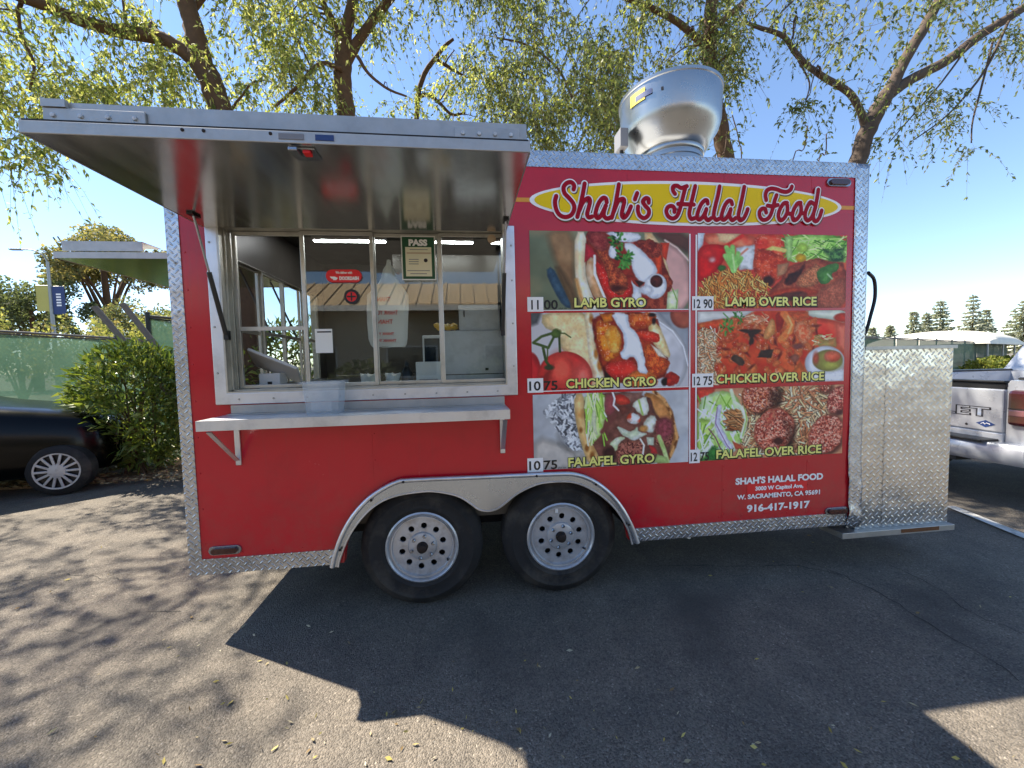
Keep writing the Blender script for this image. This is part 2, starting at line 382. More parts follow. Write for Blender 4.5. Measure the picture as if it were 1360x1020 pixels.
# lettering: outlines from the built-in font turned into thin meshes
_TXT = []
def text(s, x, z, h, mat, parent, y, width=None, off=0., rot=0., name='lettering', shear=0., mirror=False, M=None, ext=.0006):
    """s set with its left foot at x, z on a plane facing -Y (or placed by the matrix M); h = capital height, width = fitted width"""
    c = bpy.data.curves.new(name, 'FONT'); c.body = s; c.size = 1.0; c.extrude = 0; c.offset = 0; c.shear = shear; c.resolution_u = 3
    o = bpy.data.objects.new(name, c); COL.objects.link(o); _TXT.append((o, x, z, h, mat, parent, y, width, off, rot, name, mirror, M)); return o
def flush_text():
    bpy.context.view_layer.update(); dg = bpy.context.evaluated_depsgraph_get(); cap = None
    me0 = {}
    for q in _TXT:
        o, x, z, h, mat, parent, y, width, off, rot, name, mirror, M = q
        me = bpy.data.meshes.new_from_object(o.evaluated_get(dg)); n = len(me.vertices); v = np.zeros(n*3)
        me.vertices.foreach_get('co', v); v = v.reshape(-1, 3)
        capn = .729
        sc = h/capn; w0 = v[:, 0].min(); w1 = v[:, 0].max(); sx = sc if width is None else width/(w1-w0)
        if off: # second pass with a fattened outline, in font units
            o.data.offset = off/sc
            bpy.context.view_layer.update(); dg = bpy.context.evaluated_depsgraph_get()
            bpy.data.meshes.remove(me); me = bpy.data.meshes.new_from_object(o.evaluated_get(dg)); n = len(me.vertices); v = np.zeros(n*3); me.vertices.foreach_get('co', v); v = v.reshape(-1, 3)
        u = (v[:, 0]-w0)*sx; k = v[:, 1]*sc
        if mirror: u = (w1-w0)*sx-u
        c, s_ = math.cos(rot), math.sin(rot); a = u*c-k*s_; b = u*s_+k*c
        if M is None: P = np.stack([x+a, np.full(n, y), z+b], 1)
        else:
            P = np.array([tuple(M @ Vector((aa, bb, 0))) for aa, bb in zip(a, b)])
        me.vertices.foreach_set('co', P.ravel()); me.name = name; me.materials.clear(); me.materials.append(MATS[mat]); me.update()
        t = bpy.data.objects.new(name, me); put(t, parent)
    for q in _TXT:
        c = q[0].data; bpy.data.objects.remove(q[0]); bpy.data.curves.remove(c)
    _TXT.clear()
# ---------------------------------------------------------------- printed menu pictures (colour grids computed here)
def vnoise(x, y, seed=0):
    xi = np.floor(x).astype(np.int64); yi = np.floor(y).astype(np.int64)
    fx = x-xi; fy = y-yi
    fx = fx*fx*(3-2*fx); fy = fy*fy*(3-2*fy)
    def h(a, b):
        n = (a*374761393 + b*668265263 + seed*1274126177) & 0xffffffff
        n = ((n ^ (n >> 13))*1274126177) & 0xffffffff
        return ((n ^ (n >> 16)) & 0xffff)/65535.0
    return (h(xi, yi)*(1-fx)+h(xi+1, yi)*fx)*(1-fy)+(h(xi, yi+1)*(1-fx)+h(xi+1, yi+1)*fx)*fy
def fbm(x, y, seed=0, o=3):
    s = 0; a = .5; t = 0
    for k in range(o):
        s = s+a*vnoise(x*2**k, y*2**k, seed+k*17); t += a; a *= .5
    return s/t
class Pic:
    """a printed picture: colours over a grid, in the units of the menu board drawing"""
    def __init__(s, x0, y0, x1, y1, bg, nx=250, ny=122):
        s.X, s.Y = np.meshgrid(np.linspace(x0, x1, nx), np.linspace(y0, y1, ny))
        s.nx, s.ny = nx, ny; s.k = 0; s.x0, s.x1, s.y0, s.y1 = x0, x1, y0, y1
        s.C = np.zeros((ny, nx, 3))+np.array(bg)/255.
        s.rng = np.random.default_rng(int(x0*7+y0*13+x1))
    def put(s, m, c, c2=None, sc=.02, con=2.2, var=.08, hi=0, o=3, rim=None):
        s.k += 1
        c = np.array(c)/255.
        n = fbm(s.X*sc, s.Y*sc, s.k*7, o)
        if c2 is not None:
            t = np.clip((n-.5)*con+.5, 0, 1)[..., None]
            col = c*(1-t)+np.array(c2)/255.*t
        else:
            col = np.zeros_like(s.C)+c
        col = col*(1+var*(fbm(s.X*sc*3, s.Y*sc*3, s.k*7+3, 2)-.5)[..., None]*2)
        if rim is not None: col = col*(.78+.27*np.clip(-rim/38, 0, 1))[..., None]
        if hi:
            g = np.clip((fbm(s.X*.07, s.Y*.07, s.k*5+1, 2)-.66)*7, 0, 1)[..., None]
            col = col*(1-g*hi)+g*hi
        m = np.clip(m, 0, 1)[..., None]
        s.C = s.C*(1-m)+col*m
    def warp(s, w, sc=.02):
        if not w: return s.X, s.Y
        return s.X+w*(fbm(s.X*sc, s.Y*sc, s.k+91)-.5)*2, s.Y+w*(fbm(s.X*sc, s.Y*sc, s.k+57)-.5)*2
    def ell(s, cx, cy, rx, ry, c, c2=None, rot=0, soft=8, w=0, **k):
        x, y = s.warp(w); a = math.radians(rot)
        u = (x-cx)*math.cos(a)+(y-cy)*math.sin(a); v = -(x-cx)*math.sin(a)+(y-cy)*math.cos(a)
        d = (np.sqrt((u/rx)**2+(v/ry)**2)-1)*min(rx, ry)
        s.put(.5-d/soft, c, c2, rim=d, **k)
    def sd(s, pts, x, y):
        d = np.full(x.shape, 1e9); ins = np.zeros(x.shape, bool)
        n = len(pts)
        for i in range(n):
            ax, ay = pts[i]; bx, by = pts[(i+1) % n]
            ex, ey = bx-ax, by-ay
            t = np.clip(((x-ax)*ex+(y-ay)*ey)/(ex*ex+ey*ey+1e-9), 0, 1)
            d = np.minimum(d, np.hypot(x-ax-t*ex, y-ay-t*ey))
            cr = ((ay > y) != (by > y)) & (x < ex*(y-ay)/(ey if abs(ey) > 1e-9 else 1e-9)+ax)
            ins ^= cr
        return np.where(ins, -d, d)
    def poly(s, pts, c, c2=None, soft=8, w=0, rnd=0, **k):
        x, y = s.warp(w); n = len(pts)
        if n > 4:
            pts = [q for i in range(n) for q in ((pts[i][0]*.75+pts[(i+1) % n][0]*.25, pts[i][1]*.75+pts[(i+1) % n][1]*.25), (pts[i][0]*.25+pts[(i+1) % n][0]*.75, pts[i][1]*.25+pts[(i+1) % n][1]*.75))]
        d = s.sd(pts, x, y)-rnd
        s.put(.5-d/soft, c, c2, rim=d, **k)
    def line(s, pts, wd, c, c2=None, soft=6, **k):
        d = np.full(s.X.shape, 1e9)
        for (ax, ay), (bx, by) in zip(pts[:-1], pts[1:]):
            ex, ey = bx-ax, by-ay
            t = np.clip(((s.X-ax)*ex+(s.Y-ay)*ey)/(ex*ex+ey*ey+1e-9), 0, 1)
            d = np.minimum(d, np.hypot(s.X-ax-t*ex, s.Y-ay-t*ey))
        s.put(.5-(d-wd/2)/soft, c, c2, **k)
    def bits(s, n, box, ln, wd, cols, ang=(0, 180), inside=None, soft=5, dark=.0):
        """grains of rice, shreds, crumbs"""
        x0, y0, x1, y1 = box; dx = (s.x1-s.x0)/(s.nx-1); dy = (s.y1-s.y0)/(s.ny-1)
        for i in range(n):
            px = s.rng.uniform(x0, x1); py = s.rng.uniform(y0, y1)
            if inside is not None and s.sd(inside, np.array([px]), np.array([py]))[0] > 0: continue
            a = math.radians(s.rng.uniform(*ang)); L = ln*s.rng.uniform(.6, 1.2)/2; r = L+wd+soft
            i0 = max(0, int((px-r-s.x0)/dx)); i1 = min(s.nx, int((px+r-s.x0)/dx)+2)
            j0 = max(0, int((py-r-s.y0)/dy)); j1 = min(s.ny, int((py+r-s.y0)/dy)+2)
            if i1 <= i0 or j1 <= j0: continue
            X = s.X[j0:j1, i0:i1]-px; Y = s.Y[j0:j1, i0:i1]-py
            u = X*math.cos(a)+Y*math.sin(a); v = -X*math.sin(a)+Y*math.cos(a)
            d = np.hypot(np.maximum(np.abs(u)-L, 0), v)
            c = np.array(cols[s.rng.integers(len(cols))])/255.*s.rng.uniform(.85, 1.12)
            if dark:
                m = np.clip(.5-(np.hypot(np.maximum(np.abs(u)-L, 0), v-wd*.55)-wd/2)/(soft*1.5), 0, 1)[..., None]*dark
                s.C[j0:j1, i0:i1] *= (1-m)
            m = np.clip(.5-(d-wd/2)/soft, 0, 1)[..., None]
            s.C[j0:j1, i0:i1] = s.C[j0:j1, i0:i1]*(1-m)+np.clip(c, 0, 1)*m
    def finish(s):
        P = np.pad(s.C, ((1, 1), (1, 1), (0, 0)), 'edge'); k = (.25, .5, .25)
        B = sum(k[a]*k[b]*P[a:a+s.ny, b:b+s.nx] for a in range(3) for b in range(3)); s.C = np.clip((s.C+.7*(s.C-B))*1.06, 0, 1); return s
    def shade(s, pts, amt, soft=60, w=20):
        x, y = s.warp(w)
        m = np.clip(.5-s.sd(pts, x, y)/soft, 0, 1)[..., None]*amt
        s.C = s.C*(1-m) if amt > 0 else s.C+(1-s.C)*(-m)
    def herb(s, cx, cy, r, n, cols):
        for i in range(n):
            a = s.rng.uniform(0, 360); q = r*math.sqrt(s.rng.uniform(0, 1))
            s.ell(cx+q*math.cos(math.radians(a)), cy+q*1.2*math.sin(math.radians(a)), r*.3*s.rng.uniform(.6, 1.1), r*.13, cols[s.rng.integers(len(cols))], rot=a+s.rng.uniform(-40, 40), soft=8)

G1, G2, G3 = (40, 120, 40), (85, 165, 60), (25, 75, 25)
def pic_lamb_gyro():
    p = Pic(58, 48, 1325, 665, (112, 116, 86))
    p.put(np.ones_like(p.X), (104, 112, 88), (138, 128, 96), sc=.004, con=3)
    p.poly([(190, 40), (410, 40), (400, 420), (440, 680), (370, 680), (300, 420), (220, 200)], (150, 116, 80), (120, 88, 58), soft=60, sc=.008)
    p.poly([(240, 330), (300, 330), (420, 560), (430, 680), (380, 680)], (98, 74, 48), soft=40)
    p.poly([(172, 360), (228, 318), (300, 470), (385, 660), (310, 640), (240, 520)], (60, 88, 108), (48, 72, 92), soft=14)
    p.poly([(1010, 40), (1340, 40), (1340, 230), (1220, 160), (1100, 110)], (104, 62, 50), (80, 52, 44), soft=50, sc=.006)
    p.poly([(1080, 120), (1200, 150), (1340, 270), (1340, 680), (1080, 680), (1130, 400)], (208, 160, 150), (186, 142, 134), soft=16, sc=.005)
    p.line([(1130, 110), (1230, 170), (1340, 285)], 14, (228, 196, 184), soft=14)
    p.poly([(930, 50), (1050, 50), (1180, 380), (1160, 520), (1080, 480), (1060, 250)], (240, 214, 170), (222, 176, 120), soft=12)
    p.poly([(480, 40), (620, 40), (1080, 140), (1130, 330), (1200, 470), (1140, 560), (1150, 680), (560, 680), (480, 330)], (110, 30, 20), (150, 44, 28), soft=12, w=10, sc=.03)
    p.poly([(1090, 130), (1165, 130), (1140, 270), (1105, 240)], (212, 62, 34), soft=10)
    p.poly([(408, 52), (500, 52), (486, 260), (490, 420), (560, 600), (590, 680), (470, 680), (420, 520), (400, 330)], (246, 236, 212), (232, 204, 156), soft=12, sc=.012)
    p.line([(416, 430), (440, 540), (490, 680)], 26, (196, 140, 78), soft=26)
    p.poly([(490, 140), (540, 180), (570, 230), (480, 290)], (188, 34, 50), soft=10)
    p.poly([(484, 300), (545, 232), (560, 330), (640, 590), (560, 590), (500, 450)], (232, 218, 196), (200, 150, 104), soft=10, sc=.012)
    p.line([(560, 240), (560, 380), (640, 580)], 20, (250, 244, 232), soft=10)
    p.poly([(560, 270), (640, 330), (700, 470), (860, 470), (850, 560), (740, 590), (650, 560), (590, 430)], (214, 42, 30), (196, 30, 24), soft=10, hi=.3)
    p.poly([(500, 50), (620, 50), (690, 120), (670, 200), (700, 280), (810, 390), (830, 490), (760, 560), (680, 500), (650, 350), (580, 200), (510, 130)], (128, 44, 28), (182, 84, 46), soft=10, w=16, sc=.035, con=3, var=.25)
    p.poly([(500, 50), (640, 50), (690, 140), (640, 210), (560, 190), (505, 120)], (120, 36, 36), (158, 66, 58), soft=20, w=12, sc=.04, con=3)
    p.ell(745, 490, 60, 22, (70, 22, 18), soft=30, w=10)
    p.poly([(1040, 200), (1100, 200), (1100, 340), (1050, 430), (1000, 430), (1060, 330)], (232, 74, 34), soft=10)
    p.poly([(880, 130), (960, 100), (1090, 130), (1110, 190), (1050, 270), (960, 210)], (112, 34, 26), (156, 60, 42), soft=10, w=14, sc=.04, con=3, var=.25)
    p.poly([(1100, 290), (1160, 380), (1205, 470), (1150, 530), (1110, 400)], (116, 34, 24), (170, 70, 42), soft=10, w=12, sc=.04, con=3)
    p.poly([(960, 590), (1060, 540), (1150, 560), (1150, 680), (980, 680)], (110, 34, 24), (160, 66, 44), soft=12, w=12, sc=.04, con=3)
    p.poly([(1150, 530), (1240, 500), (1235, 680), (1140, 680)], (226, 232, 196), (196, 214, 150), soft=10)
    p.line([(1190, 500), (1230, 600), (1220, 680)], 8, (120, 160, 60), soft=8)
    W1, W2 = (236, 236, 240), (208, 212, 222)
    p.poly([(640, 50), (900, 50), (945, 90), (880, 130), (760, 130), (700, 90)], W1, W2, soft=12, w=8)
    p.poly([(690, 140), (740, 180), (735, 260), (690, 260), (665, 220)], W1, W2, soft=12)
    p.poly([(780, 140), (870, 130), (960, 210), (1050, 300), (1070, 370), (1000, 450), (930, 450), (870, 380), (850, 260)], W1, W2, soft=14, w=8, sc=.01)
    p.poly([(845, 420), (880, 470), (940, 500), (930, 560), (960, 660), (880, 660), (850, 560), (870, 520)], W1, W2, soft=12, w=6)
    p.poly([(880, 430), (960, 450), (920, 490)], (50, 20, 16), soft=14)
    p.ell(1050, 480, 92, 104, W1, W2, rot=20, soft=10)
    p.ell(1058, 440, 52, 50, (92, 34, 26), (60, 22, 18), rot=20, soft=10, sc=.05)
    p.ell(975, 510, 60, 40, W1, W2, soft=20)
    p.herb(740, 110, 62, 26, [G1, G2, G3]); p.herb(790, 255, 72, 42, [G1, G2, G3, (110, 190, 80)])
    return p
def pic_chicken_gyro():
    p = Pic(72, 42, 1333, 620, (186, 182, 184))
    p.poly([(60, 30), (160, 30), (120, 120), (60, 140)], (82, 84, 84), soft=30)
    p.poly([(1050, 30), (1350, 30), (1350, 400), (1200, 200)], (128, 132, 140), (150, 152, 158), soft=40, sc=.006)
    p.ell(1290, 60, 110, 110, (168, 86, 62), (130, 56, 44), soft=16, sc=.01)
    p.ell(900, 420, 430, 350, (196, 194, 196), (178, 176, 180), soft=14, sc=.005)
    p.line([(1080, 110), (1200, 190), (1290, 310), (1330, 460)], 10, (226, 226, 230), soft=10)
    p.poly([(160, 30), (540, 30), (560, 240), (600, 400), (650, 560), (640, 640), (540, 640), (450, 430), (300, 330), (290, 200), (150, 140)], (226, 206, 160), (206, 178, 126), soft=12, sc=.02, con=2)
    p.poly([(480, 30), (550, 30), (555, 220), (600, 380), (650, 600), (560, 600), (520, 400), (500, 200)], (246, 236, 212), (230, 206, 160), soft=16, sc=.02)
    for x, y, r in ((540, 90, 16), (575, 350, 18), (605, 440, 22)): p.ell(x, y, r, r*2, (196, 120, 48), soft=18)
    p.poly([(545, 40), (1060, 40), (1120, 280), (1180, 440), (1120, 580), (660, 580), (600, 400), (560, 240)], (110, 28, 18), (160, 50, 24), soft=14, w=10, sc=.03)
    p.poly([(990, 130), (1080, 120), (1150, 280), (1190, 400), (1120, 380), (1020, 260)], (238, 220, 176), (222, 180, 110), soft=12)
    p.poly([(565, 120), (640, 90), (760, 170), (790, 280), (740, 390), (650, 420), (600, 330)], (186, 74, 20), (226, 130, 36), soft=12, w=14, sc=.03, con=3, hi=.35)
    p.poly([(640, 180), (720, 130), (780, 220), (770, 330), (710, 360), (660, 280)], (226, 138, 40), (240, 176, 84), soft=22, w=12, sc=.03, con=3)
    p.poly([(610, 50), (700, 50), (710, 100), (640, 120)], (224, 132, 34), (200, 90, 24), soft=14, w=8)
    p.poly([(840, 45), (1040, 45), (1070, 90), (1000, 160), (880, 170), (835, 120)], (176, 58, 22), (216, 110, 44), soft=12, w=12, sc=.03, con=3, hi=.25)
    p.ell(1030, 62, 30, 16, (24, 12, 12), soft=14, w=6); p.ell(1045, 110, 16, 26, (40, 14, 14), soft=14)
    p.poly([(890, 180), (1080, 195), (1100, 260), (1060, 280), (930, 250)], (226, 64, 34), (206, 40, 28), soft=10, hi=.2)
    p.poly([(960, 290), (1060, 300), (1140, 410), (1190, 420), (1170, 480), (1060, 560), (980, 480)], (170, 56, 24), (212, 96, 40), soft=12, w=16, sc=.04, con=3, var=.2)
    p.poly([(1020, 290), (1090, 330), (1150, 400), (1080, 380)], (244, 234, 214), soft=14)
    p.poly([(640, 430), (780, 410), (860, 400), (910, 460), (900, 510), (760, 550), (670, 520)], (216, 56, 40), (198, 38, 32), soft=12, sc=.01, hi=.2)
    p.poly([(640, 480), (700, 540), (660, 580), (640, 560)], (36, 18, 14), soft=16)
    p.poly([(830, 520), (900, 480), (1060, 520), (1080, 620), (820, 620)], (196, 84, 34), (224, 120, 50), soft=14, w=16, sc=.03, con=3)
    p.poly([(700, 42), (840, 42), (835, 130), (900, 200), (960, 320), (965, 420), (1000, 520), (910, 500), (900, 420), (860, 380), (800, 410), (760, 370), (800, 300), (790, 200), (730, 120)], (240, 242, 246), (214, 220, 230), soft=12, w=10, sc=.012)
    p.poly([(1150, 490), (1240, 520), (1260, 590), (1190, 620), (1110, 600)], (196, 44, 30), (150, 28, 24), soft=10, w=14, sc=.04)
    p.ell(1130, 580, 22, 30, (24, 14, 14), soft=14, w=8)
    p.ell(60, 480, 80, 150, (198, 44, 44), (180, 34, 38), soft=10, sc=.01)
    p.ell(330, 520, 215, 190, (206, 50, 44), (190, 36, 38), rot=10, soft=10, sc=.008)
    p.ell(300, 470, 90, 110, (222, 84, 66), soft=120); p.ell(470, 520, 60, 80, (228, 110, 96), soft=110)
    p.shade([(120, 640), (140, 500), (240, 430), (190, 560)], .35, soft=40)
    v = (66, 84, 36)
    p.line([(240, 190), (150, 215), (85, 260), (200, 300), (250, 210)], 20, v, soft=8)
    p.line([(270, 190), (330, 195), (375, 225)], 10, v, soft=6); p.line([(285, 200), (290, 330)], 18, v, (44, 56, 26), soft=8)
    p.line([(160, 300), (180, 400), (210, 440)], 22, v, (50, 62, 30), soft=8); p.line([(195, 310), (190, 390)], 10, v, soft=8)
    p.ell(265, 195, 40, 34, (92, 118, 48), (60, 80, 34), soft=14, w=10); p.ell(205, 445, 34, 20, (56, 66, 38), soft=14, w=8)
    return p
def pic_lamb_rice():
    p = Pic(70, 65, 1312, 690, (196, 60, 46))
    p.put(np.ones_like(p.X), (186, 44, 36), (206, 90, 60), sc=.008)
    p.poly([(40, 50), (130, 50), (110, 160), (60, 240)], (206, 214, 222), soft=14)
    p.poly([(120, 60), (540, 60), (520, 200), (290, 180), (120, 150)], (206, 70, 50), (222, 128, 92), soft=16, sc=.012)
    p.poly([(220, 60), (420, 60), (330, 150), (240, 130)], (232, 190, 140), soft=24)
    p.line([(290, 170), (430, 80)], 26, (206, 46, 36), soft=14)
    p.poly([(100, 170), (200, 150), (310, 170), (280, 300), (180, 430), (60, 480), (60, 240)], (204, 24, 24), (184, 16, 20), soft=10, sc=.01)
    p.ell(185, 280, 26, 24, (244, 200, 196), soft=26); p.ell(150, 230, 60, 40, (216, 44, 40), soft=60)
    p.poly([(540, 60), (760, 60), (790, 180), (760, 340), (540, 330), (520, 200)], (200, 46, 32), (222, 92, 56), soft=14, sc=.015, hi=.2)
    p.poly([(380, 180), (530, 160), (520, 360), (400, 370)], (222, 226, 228), (190, 190, 190), soft=16, sc=.02, w=10)
    p.line([(400, 250), (470, 190)], 16, (206, 120, 90), soft=14)
    p.poly([(760, 60), (1330, 60), (1330, 300), (1160, 290), (1000, 260), (830, 320), (790, 220)], (124, 178, 66), (172, 214, 110), soft=14, w=14, sc=.015, con=3)
    p.bits(110, (780, 70, 1310, 270), 80, 9, [(176, 216, 112), (100, 158, 52), (206, 232, 150), (70, 124, 44)], (-70, 50))
    p.poly([(780, 80), (850, 80), (840, 260), (800, 300)], (176, 214, 130), (140, 190, 90), soft=16)
    p.ell(930, 175, 55, 38, (170, 206, 80), soft=18, w=10)
    p.ell(915, 262, 42, 36, (216, 170, 30), (190, 150, 30), soft=14, w=8)
    p.poly([(1110, 190), (1290, 170), (1280, 280), (1180, 300)], (40, 76, 44), (90, 140, 70), soft=26, w=20, sc=.04, con=4)
    p.line([(620, 210), (680, 180), (780, 200)], 34, (214, 200, 110), soft=14)
    p.poly([(530, 200), (640, 190), (790, 260), (820, 340), (720, 480), (560, 450), (510, 360)], (168, 44, 26), (206, 78, 44), soft=14, w=16, sc=.03, con=3, hi=.2)
    p.poly([(720, 320), (820, 300), (800, 400), (720, 420)], (176, 120, 84), (196, 140, 100), soft=20)
    p.poly([(760, 430), (840, 310), (960, 300), (1060, 250), (1150, 290), (1320, 290), (1320, 700), (620, 700), (640, 560)], (132, 50, 36), (164, 78, 52), soft=14, w=14, sc=.02, con=3, var=.2)
    p.poly([(790, 420), (900, 370), (940, 320), (960, 330), (860, 500), (780, 500)], (52, 18, 16), (90, 30, 24), soft=18, w=12)
    p.poly([(870, 470), (960, 360), (1080, 300), (1100, 420), (1060, 500), (900, 520)], (164, 92, 60), (190, 116, 76), soft=20, w=14, sc=.04, con=3, var=.3)
    p.poly([(620, 600), (700, 530), (900, 510), (1080, 540), (1060, 580), (800, 600)], (196, 74, 38), (170, 50, 30), soft=18, w=10, sc=.03)
    p.poly([(660, 600), (820, 550), (980, 550), (960, 620), (700, 640)], (70, 30, 26), (110, 50, 40), soft=24, w=10)
    p.poly([(1060, 540), (1200, 470), (1320, 420), (1320, 700), (1060, 700)], (150, 74, 54), (168, 90, 66), soft=30, sc=.03, var=.2)
    p.ell(650, 460, 40, 44, (60, 22, 18), soft=26, w=14); p.ell(545, 450, 26, 24, (80, 26, 24), soft=18, w=10)
    p.poly([(70, 640), (90, 540), (180, 420), (330, 370), (470, 380), (560, 460), (630, 500), (640, 560), (560, 700), (70, 700)], (196, 112, 46), (170, 84, 34), soft=14, w=10, sc=.03)
    p.bits(520, (75, 380, 640, 700), 62, 9, [(226, 160, 78), (210, 134, 56), (236, 184, 104), (190, 104, 40)], (10, 130), inside=[(70, 690), (80, 540), (180, 410), (330, 370), (480, 380), (640, 500), (640, 570), (540, 690)], dark=.45)
    p.bits(60, (300, 540, 620, 690), 50, 10, [(196, 60, 34), (150, 40, 26)], (0, 180))
    p.poly([(1060, 370), (1140, 320), (1250, 305), (1240, 370), (1180, 390), (1190, 460), (1110, 500), (1060, 440)], (84, 138, 62), (60, 106, 46), soft=10, w=12, sc=.03)
    p.line([(1150, 400), (1190, 440)], 14, (160, 190, 140), soft=12)
    for x1, y1 in ((300, 180), (350, 175), (395, 230), (420, 270), (290, 250), (330, 200)): p.line([(360, 370), (x1, y1)], 38, (120, 180, 84), (150, 206, 110), soft=14)
    p.line([(370, 370), (350, 240)], 14, (190, 222, 150), soft=14); p.ell(265, 350, 34, 24, (60, 110, 40), soft=14, w=8)
    return p
def pic_chicken_rice():
    p = Pic(72, 35, 1308, 630, (190, 52, 30))
    p.put(np.ones_like(p.X), (184, 46, 26), (214, 92, 46), sc=.01)
    p.poly([(60, 20), (560, 20), (440, 90), (60, 130)], (212, 210, 206), (190, 188, 180), soft=20, sc=.006)
    p.poly([(960, 20), (1330, 20), (1330, 150), (1180, 110), (990, 90)], (214, 212, 200), (196, 204, 180), soft=16, sc=.008)
    p.ell(1290, 95, 80, 38, (196, 52, 32), soft=12)
    p.poly([(60, 130), (240, 95), (420, 90), (430, 160), (120, 190)], (204, 70, 36), (222, 120, 60), soft=14, w=8)
    p.poly([(990, 95), (1180, 110), (1330, 160), (1330, 340), (1060, 250), (980, 180)], (200, 40, 30), (216, 76, 52), soft=14, sc=.008)
    p.poly([(1230, 150), (1330, 150), (1330, 420), (1250, 330)], (222, 110, 86), soft=60)
    p.poly([(60, 200), (180, 180), (250, 300), (220, 480), (240, 640), (60, 640)], (196, 150, 110), (214, 176, 136), soft=30, w=16)
    p.bits(260, (70, 180, 250, 630), 50, 9, [(226, 196, 158), (206, 156, 112), (236, 212, 180), (190, 120, 76)], (0, 180), dark=.35)
    p.poly([(440, 80), (620, 60), (620, 160), (560, 190), (440, 150)], (200, 96, 60), (216, 150, 110), soft=20, w=12)
    p.bits(40, (470, 60, 640, 150), 44, 9, [(226, 186, 150), (206, 130, 90)], (-60, 60))
    M = [(196, 62, 30), (206, 80, 38), (186, 50, 26), (214, 96, 48)]
    for i in range(90):
        x = p.rng.uniform(250, 1040); y = p.rng.uniform(120, 620)
        p.ell(x, y, p.rng.uniform(24, 62), p.rng.uniform(20, 44), M[i % 4], (222, 118, 62), rot=p.rng.uniform(0, 180), soft=14, w=12, sc=.03, con=2.5, hi=.3)
        if i % 3 == 0: p.ell(x+30, y+30, 30, 9, (110, 26, 18), rot=p.rng.uniform(0, 180), soft=16, w=8)
    p.poly([(400, 180), (500, 180), (600, 190), (590, 215), (520, 230), (540, 290), (490, 320), (500, 220), (430, 205)], (54, 32, 26), soft=14, w=8)
    p.poly([(380, 380), (440, 420), (470, 450), (430, 490), (370, 440), (340, 415)], (84, 62, 46), (66, 44, 34), soft=12, w=8)
    p.poly([(590, 350), (700, 350), (680, 420), (560, 410)], (76, 56, 44), (54, 34, 28), soft=12, w=10)
    p.poly([(600, 260), (640, 140), (700, 80), (720, 210), (660, 260)], (206, 128, 66), (222, 160, 96), soft=12, w=8, sc=.03)
    p.poly([(710, 45), (790, 45), (780, 150), (730, 230), (715, 150)], (180, 48, 30), (150, 30, 22), soft=12)
    p.line([(780, 60), (840, 130), (830, 200), (760, 270)], 62, (206, 132, 66), (222, 104, 50), soft=14, sc=.03)
    p.line([(815, 80), (850, 150), (820, 220)], 14, (226, 176, 110), soft=12)
    p.poly([(820, 50), (990, 40), (990, 100), (860, 110)], (196, 70, 34), (216, 110, 60), soft=16, w=14, sc=.03)
    p.poly([(870, 140), (950, 110), (1040, 240), (950, 320), (880, 250)], (210, 92, 52), (226, 140, 96), soft=20, w=14, sc=.05, con=3)
    p.ell(905, 330, 44, 22, (130, 66, 60), soft=18, w=10); p.ell(880, 430, 40, 34, (150, 84, 66), soft=20, w=10)
    p.poly([(860, 540), (930, 450), (980, 560), (920, 600)], (216, 130, 64), (196, 90, 40), soft=16, w=8)
    p.bits(30, (1050, 235, 1180, 320), 60, 10, [(226, 206, 160), (196, 150, 100), (150, 120, 60)], (-40, 40))
    p.poly([(1080, 310), (1230, 260), (1240, 340), (1090, 340)], (190, 120, 66), (176, 150, 80), soft=20)
    p.ell(1140, 470, 175, 140, (222, 222, 226), (204, 206, 214), soft=12, sc=.006)
    p.poly([(960, 560), (1320, 520), (1320, 640), (960, 640)], (216, 216, 220), soft=40)
    p.ell(1165, 452, 132, 90, (132, 124, 58), (150, 140, 70), soft=12, sc=.012); p.ell(1190, 490, 90, 44, (166, 164, 72), soft=40)
    p.ell(1205, 420, 72, 48, (206, 78, 48), (222, 110, 80), soft=16, w=8); p.ell(1060, 430, 26, 50, (196, 84, 60), soft=24)
    p.herb(310, 160, 54, 26, [G1, G2, (110, 180, 80)]); p.herb(400, 85, 46, 18, [G1, G2])
    p.line([(280, 50), (330, 100)], 10, (90, 140, 70), soft=8)
    return p
